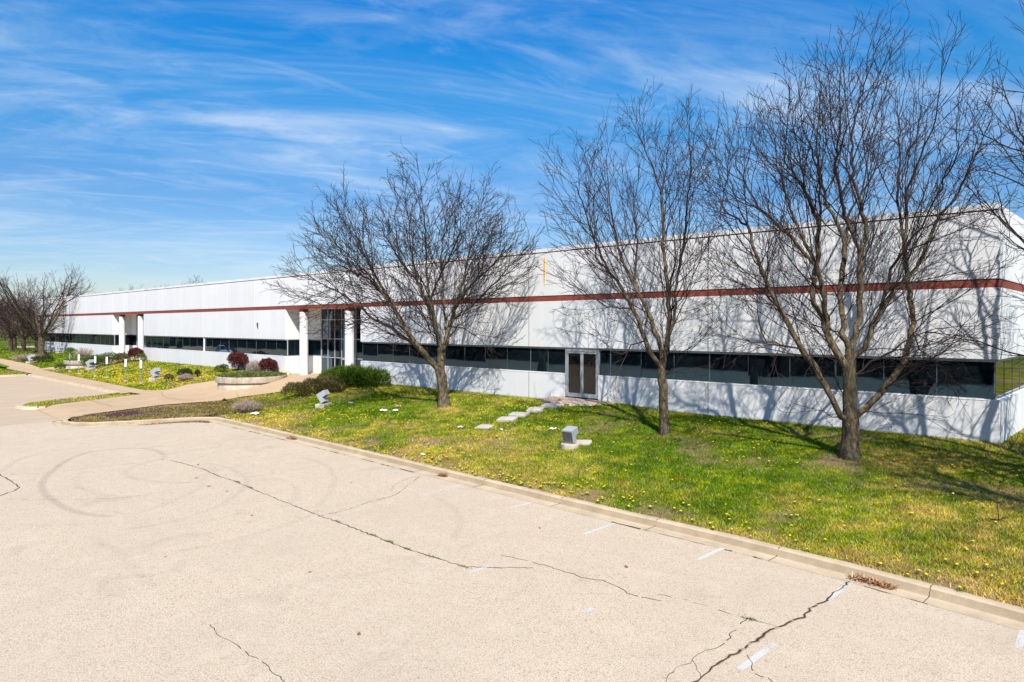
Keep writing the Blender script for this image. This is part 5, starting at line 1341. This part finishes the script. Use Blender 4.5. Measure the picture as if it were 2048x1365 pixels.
def straw_pile(lab, pts, w, h, n, seed=1, L=.16):
    rng = np.random.default_rng(seed); P = np.array(pts, float); V = []; cols = np.array([[.48, .26, .12], [.34, .17, .08], [.60, .40, .23], [.20, .10, .055]])
    c = P.mean(0); seg = rng.integers(0, len(P) - 1, n); t = rng.random(n)[:, None]; B = P[seg] * (1 - t) + P[seg + 1] * t
    B = B + rng.normal(0, w * .45, (n, 2)); dz = np.exp(-(rng.normal(0, 1, n) ** 2)); Z = .012 + h * rng.random(n) * dz
    th = rng.uniform(0, 6.28, n); l = L * rng.uniform(.4, 1.2, n); d = np.stack([np.cos(th) * l / 2, np.sin(th) * l / 2, rng.normal(0, .25, n) * l], 1); q = np.stack([-np.sin(th), np.cos(th), np.zeros(n)], 1) * .007
    p = np.column_stack([B - c, Z]); V = np.stack([p - d - q, p + d - q * .5, p + d + q, p - d + q], 1); V[:, :, 2] = np.maximum(V[:, :, 2], .008)
    C = np.repeat(cols[rng.integers(0, 4, n)] * rng.uniform(.7, 1.3, (n, 1)), 4, 0)
    o = np_mesh('leaf_litter', V.reshape(-1, 3), np.arange(n * 4), np.full(n, 4), M['grass'], col=C); o.location = (*c, 0); tag(o, lab, 'leaf litter', 'dry litter heaps along the gutter')

def fixtures():
    planters()
    floodlight(-15.25, 18.95, .12, 'weathered floodlight on a round pad left of the slim tree, lens towards car park', tilt=.30)
    slab('small concrete slab lying behind the nearest floodlight', -15.2, 19.62, .58, .50, .08, .5, 9, .08, name='concrete_slab', cat='slab', group='loose concrete pieces')
    floodlight(-32.15, 19.5, -1.05, 'floodlight tipped on a rectangular pad in front of the brown juniper', tilt=.55, round_pad=False, sc=1.15)
    floodlight(-59.2, 20.7, -1.05, 'floodlight at the right end of the dandelion bed, beside the rightmost light post', tilt=.55, round_pad=False, sc=1.3)
    floodlight(-77.1, 20.9, -1.05, 'floodlight on a round pad before the dark juniper mound, among the left light posts', tilt=.55, sc=1.3)
    floodlight(-97.6, 20.3, -1.05, 'farthest floodlight, near the dry grass mound at the left edge', tilt=.55, round_pad=False, sc=1.35)
    floodlight(-108.9, 24.9, -1.05, 'small floodlight at the foot of the far wall, left one of two', tilt=.4, round_pad=False, sc=1.3)
    floodlight(-104.6, 24.9, -1.05, 'small floodlight at the foot of the far wall, right one of two', tilt=.4, round_pad=False, sc=1.3)
    names = ('leftmost thin light post by the walk, with a bare grey head', 'second light post from the left, white sleeved', 'third light post from the left, beside the dark juniper mound',
             'fourth light post from the left, white sleeved', 'fifth light post from the left, in the thick dandelions', 'rightmost light post, white sleeved, left of the floodlight')
    for (x, y), lab, s in zip(((-78.2, 19.4), (-74.6, 19.25), (-69.8, 19.3), (-66.95, 19.4), (-61.66, 19.25), (-58.5, 19.35)), names, (0, 1, 1, 1, 1, 1)): bollard(x, y, lab, bool(s))
    slab('pale square stepping stone set apart lowest on the lawn', -20.45, 19.85, .64, .62, .06, .30, 1)
    slab('grey stepping stone second from the bottom of the run', -20.6, 21.35, .74, .60, .09, .40, 2)
    slab('grey stepping stone third from the bottom, overlapping the one below it', -20.75, 22.25, .82, .58, .10, .3, 3)
    slab('darkest stepping stone in the run, tilted, fourth from the bottom', -20.75, 23.3, .70, .64, .12, .5, 4, .16)
    slab('uppermost stepping stone, wide and pale, against the door landing', -20.55, 24.25, .92, .56, .11, .2, 5)
    mb = MB(); pl = [(-21.9, FACE - .003), (-21.95, 25.1), (-21.3, 24.72), (-20.0, 24.6), (-18.9, 24.8), (-18.1, 25.3), (-17.9, FACE - .003)]; mb.prism(pl, .9, 1.39)
    for v in mb.v:
        if v.z > 1.2: v.z = 1.395 - .12 * (FACE - v.y)
    o = mb.build('door_landing', M['landing_brick'], bevel=.015); tag(o, 'pale brick landing slab at the foot of the glass side door', 'landing')
    rock('brown stone lying on the door landing', -20.75, 25.05, .10, .08, .07, 'stone', 'stone', z=1.31, mat='straw', seed=4)
    rock('tan boulder at the foot of the white wall, left of the entrance column', -46.7, 25.15, .62, .36, .26, seed=2)
    for a in (('crumpled white paper scrap left of the spreading tree', -27.65, 20.05, .42, .3, 'paper_white', 1), ('tan paper scrap, upper one of the three left of the spreading tree', -27.9, 21.1, .34, 1.0, 'paper_tan', 2),
              ('small white paper scrap nearest the spreading tree trunk', -27.1, 20.35, .34, 2.0, 'paper_white', 3), ('pale blue plastic scrap in the grass by the tipped floodlight', -31.3, 20.6, .34, .2, 'paper_blue', 4),
              ('flat white paper near the dead bush and kerb corner', -33.6, 16.5, .62, .5, 'paper_white', 5), ('curled white paper between the stepping stones and the near floodlight', -17.55, 20.75, .34, .4, 'paper_white', 6),
              ('tiny white scrap on the dry grass just above the kerb', -19.2, 15.6, .17, 0, 'paper_white', 7), ('white scrap left of the lowest stepping stone', -21.3, 19.3, .28, .7, 'paper_white', 8), ('little white scrap right of the lowest stepping stone', -19.4, 19.75, .2, 1.7, 'paper_white', 10),
              ('pinkish scrap at the left, under the paper scraps', -28.6, 17.6, .2, 0.6, 'paper_tan', 9)):
        paper(a[0], a[1], a[2], a[3], a[4], a[5], a[6])
    straw_pile('brown heap of dry leaves in the gutter beside the wide crack', [(-4.40, 14.02), (-4.1, 14.06), (-3.75, 13.98)], .11, .05, 1100, 1, .12)
    straw_pile('small heap of dry leaves in the gutter near the kerb corner', [(-27.4, 14.95), (-26.8, 14.9)], .16, .08, 400, 2)
    straw_pile('little clump of dry leaves midway along the gutter', [(-17.05, 14.55), (-16.75, 14.52)], .10, .08, 220, 3)
    straw_pile('long drift of dead leaves in the corner of the stall row by the grass island', [(-36.1, 11.9), (-35.7, 13.6), (-35.2, 14.35), (-34.6, 14.55)], .16, .05, 1300, 4)
    rr = random.Random(3)
    for lab, x, y, s in (('fallen forked stick lying on the lawn at the far right', -2.9, 18.3, .9), ('short bare stick standing out of the grass by the building corner', -3.2, 21.3, .6)):
        z = float(ground_z(x, y)); mb = MB(); p = [Vector((0, 0, 0))]
        for k in range(5): p.append(p[-1] + Vector((rr.uniform(.02, .16), rr.uniform(-.10, .05), rr.uniform(.0, .06))) * s)
        mb.tube(p, [.014, .013, .012, .01, .008, .005], 5); mb.tube([p[2], p[2] + Vector((-.03, .05, .28)) * s, p[2] + Vector((-.06, .06, .48)) * s], [.010, .008, .004], 5); mb.tube([p[3], p[3] + Vector((.12, .12, .07)) * s], [.008, .004], 4)
        o = mb.build('fallen_branch', M['twig_bark']); o.location = (x, y, z + .03); tag(o, lab, 'branch', 'fallen branches on the lawn')

def car(X, Y, rz, lab, mat):
    r = thing('parked_car', lab, 'car', (X, Y, 0.004), rz, 'cars parked beyond the left edge')
    prof = [(-2.3, .45, .62), (-2.32, .75, .98), (-2.1, .95, 1.08), (-1.6, 1.0, 1.62), (-.6, 1.02, 1.72), (.45, 1.02, 1.62), (1.15, .98, 1.05), (1.9, .9, .98), (2.28, .75, .80), (2.32, .5, .55)]
    mb = MB(); vs = []; n = 8
    for x, hw, h in prof:
        w = .9 if hw > .6 else .82; tw = .66 if h > 1.3 else w * .86
        for y, z in ((-w, .28), (-w, .62), (-w * .98, min(.98, h * .9)), (-tw, h), (tw, h), (w * .98, min(.98, h * .9)), (w, .62), (w, .28)): vs.append((x, y, z))
    fs = []
    for i in range(len(prof) - 1):
        for k in range(n): fs.append((i * n + k, (i + 1) * n + k, (i + 1) * n + (k + 1) % n, i * n + (k + 1) % n))
    fs += [tuple(range(n)), tuple(reversed(range((len(prof) - 1) * n, len(prof) * n)))]
    mb.add(vs, fs); b = mb.build('body', mat, r, smooth=True, angle=40)
    for s in (-1, 1):
        g = MB(); q = [(-1.5, .925, 1.06), (-1.35, .76, 1.5), (-.6, .72, 1.6), (.4, .73, 1.52), (.95, .915, 1.06)]
        g.add([(x, s * y, z) for x, y, z in q] + [(x, s * (y - .08), z) for x, y, z in q], [(0, 1, 2, 3, 4), (9, 8, 7, 6, 5)] + [(i, i + 5, (i + 1) % 5 + 5, (i + 1) % 5) for i in range(5)]); g.build('side_window', M['car_glass'], r)
    for q in (((.50, 1.64), (1.13, 1.08)), ((-1.62, 1.60), (-2.06, 1.12))):
        (xa, za), (xb, zb) = q; g = MB(); o = .03 if xb > 0 else -.03
        g.add([(xa + o, -.60, za), (xa + o, .60, za), (xb + o, .74, zb), (xb + o, -.74, zb), (xa - o, -.60, za - .05), (xa - o, .60, za - .05), (xb - o, .74, zb - .05), (xb - o, -.74, zb - .05)], [(0, 1, 2, 3), (7, 6, 5, 4), (0, 4, 5, 1), (1, 5, 6, 2), (2, 6, 7, 3), (3, 7, 4, 0)])
        g.build('windscreen' if xb > 0 else 'rear_window', M['car_glass'], r)
    for x in (-1.4, 1.42):
        for s in (-1, 1):
            T = Matrix.Translation((x, s * .84, .34)) @ Matrix.Rotation(math.pi / 2, 4, 'X')
            w = MB(); w.lathe([(.2, -.1), (.34, -.1), (.34, .1), (.2, .1)], 20, T); wh = w.build('wheel', M['tyre'], r, smooth=True); h = MB(); h.lathe([(.2, -.105), (.2, .105)], 14, T); h.build('rim', M['galvanised'], wh)
    for s in (-1, 1):
        t = MB(); t.box(-2.36, -2.28, s * .62 - .16, s * .62 + .16, .78, .92); t.build('tail_light', M['tail_red'], r); t = MB(); t.box(2.22, 2.31, s * .62 - .16, s * .62 + .16, .66, .76); t.build('headlight', M['sleeve_white'], r)

def backdrop():
    rng = np.random.default_rng(12)
    # evergreen belt across the lot, behind the camera; it is what the windows mirror
    n = 26000; X = rng.uniform(-190, 70, n); d = rng.random(n); Y = -19.5 - 9 * d; H = 6 + 4 * fbm(X, X * 0, 7., 4); Z = rng.random(n) ** 1.3 * H
    P = np.stack([X, Y, Z], 1); N = np.stack([rng.normal(0, .4, n), np.full(n, .6), np.full(n, .3)], 1)
    o = leaf_cloud(None, 'conifer_belt', P, N, 1.3, .8, DKGR * .8, rng, .5); tag(o, 'dark evergreen belt along the far side of the parking lot', kind='stuff')
    mb = MB(); mb.box(-200, 75, -30, -17.1, -.3, .06); o = mb.build('verge', M['soil']); a = o.data.color_attributes.new('col', 'FLOAT_COLOR', 'POINT'); a.data.foreach_set('color', np.array([[.035, .05, .012, 1]] * len(o.data.vertices), np.float32).ravel()); tag(o, kind='structure')
    car(-109, 3.4, .25, 'white sport utility car parked beyond the left edge, mirrored in the windows', M['car_white'])
    car(-121, -2.5, .1, 'dark blue car parked beyond the left edge', M['car_dark'])
    car(-143, 4.2, .2, 'silver car parked far beyond the left edge', M['car_silver'])
    # beyond the left end: scrub wood on the horizon and a tan house
    n = 14000; a = rng.uniform(0, 1, n); X = -470 + 280 * a + rng.normal(0, 6, n); Y = 24 + 190 * rng.random(n) ** 1.4; H = 4 + 9 * fbm(X, Y, 25, 7); Z = 1 + rng.random(n) * H
    P = np.stack([X, Y, Z], 1); N = rng.normal(0, .5, (n, 3)) + np.array([.3, -.3, .9])
    o = leaf_cloud(None, 'far_wood', P, N, 3.0, .10, np.array([[.11, .08, .06], [.15, .11, .08], [.09, .075, .05]]), rng, .5); tag(o, 'bare brownish woodland far off at the left', kind='stuff')
    r = thing('house', 'tan gabled house far behind the trees at the left edge', 'house', (-215, 56, 0), .5)
    w = MB(); w.box(-9, 9, -6, 6, 0, 5.2); w.build('wall', M['far_wall'], r)
    f = MB(); f.add([(-9.6, -6.8, 5.1), (9.6, -6.8, 5.1), (9.6, 6.8, 5.1), (-9.6, 6.8, 5.1), (-9.6, 0, 8.4), (9.6, 0, 8.4)], [(0, 1, 5, 4), (2, 3, 4, 5), (0, 4, 3), (1, 2, 5), (3, 2, 1, 0)]); f.build('roof', M['far_roof'], r)
    for x in (-5.5, -1, 4.5):
        g = MB(); g.box(x - .6, x + .6, -6.06, -5.98, 1.2, 2.8); wi = g.build('window', M['sleeve_white'], r); p = MB(); p.box(x - .5, x + .5, -6.09, -6.065, 1.3, 2.7); p.build('pane', M['car_glass'], wi)
    mb = MB(); mb.quad((-330, 22, .62), (-132, 26, Z0 - .02), (-132, 31, Z0 - .02), (-330, 30, .72)); tag(mb.build('far_road', M['drive_concrete']), kind='structure')
fixtures(); backdrop()
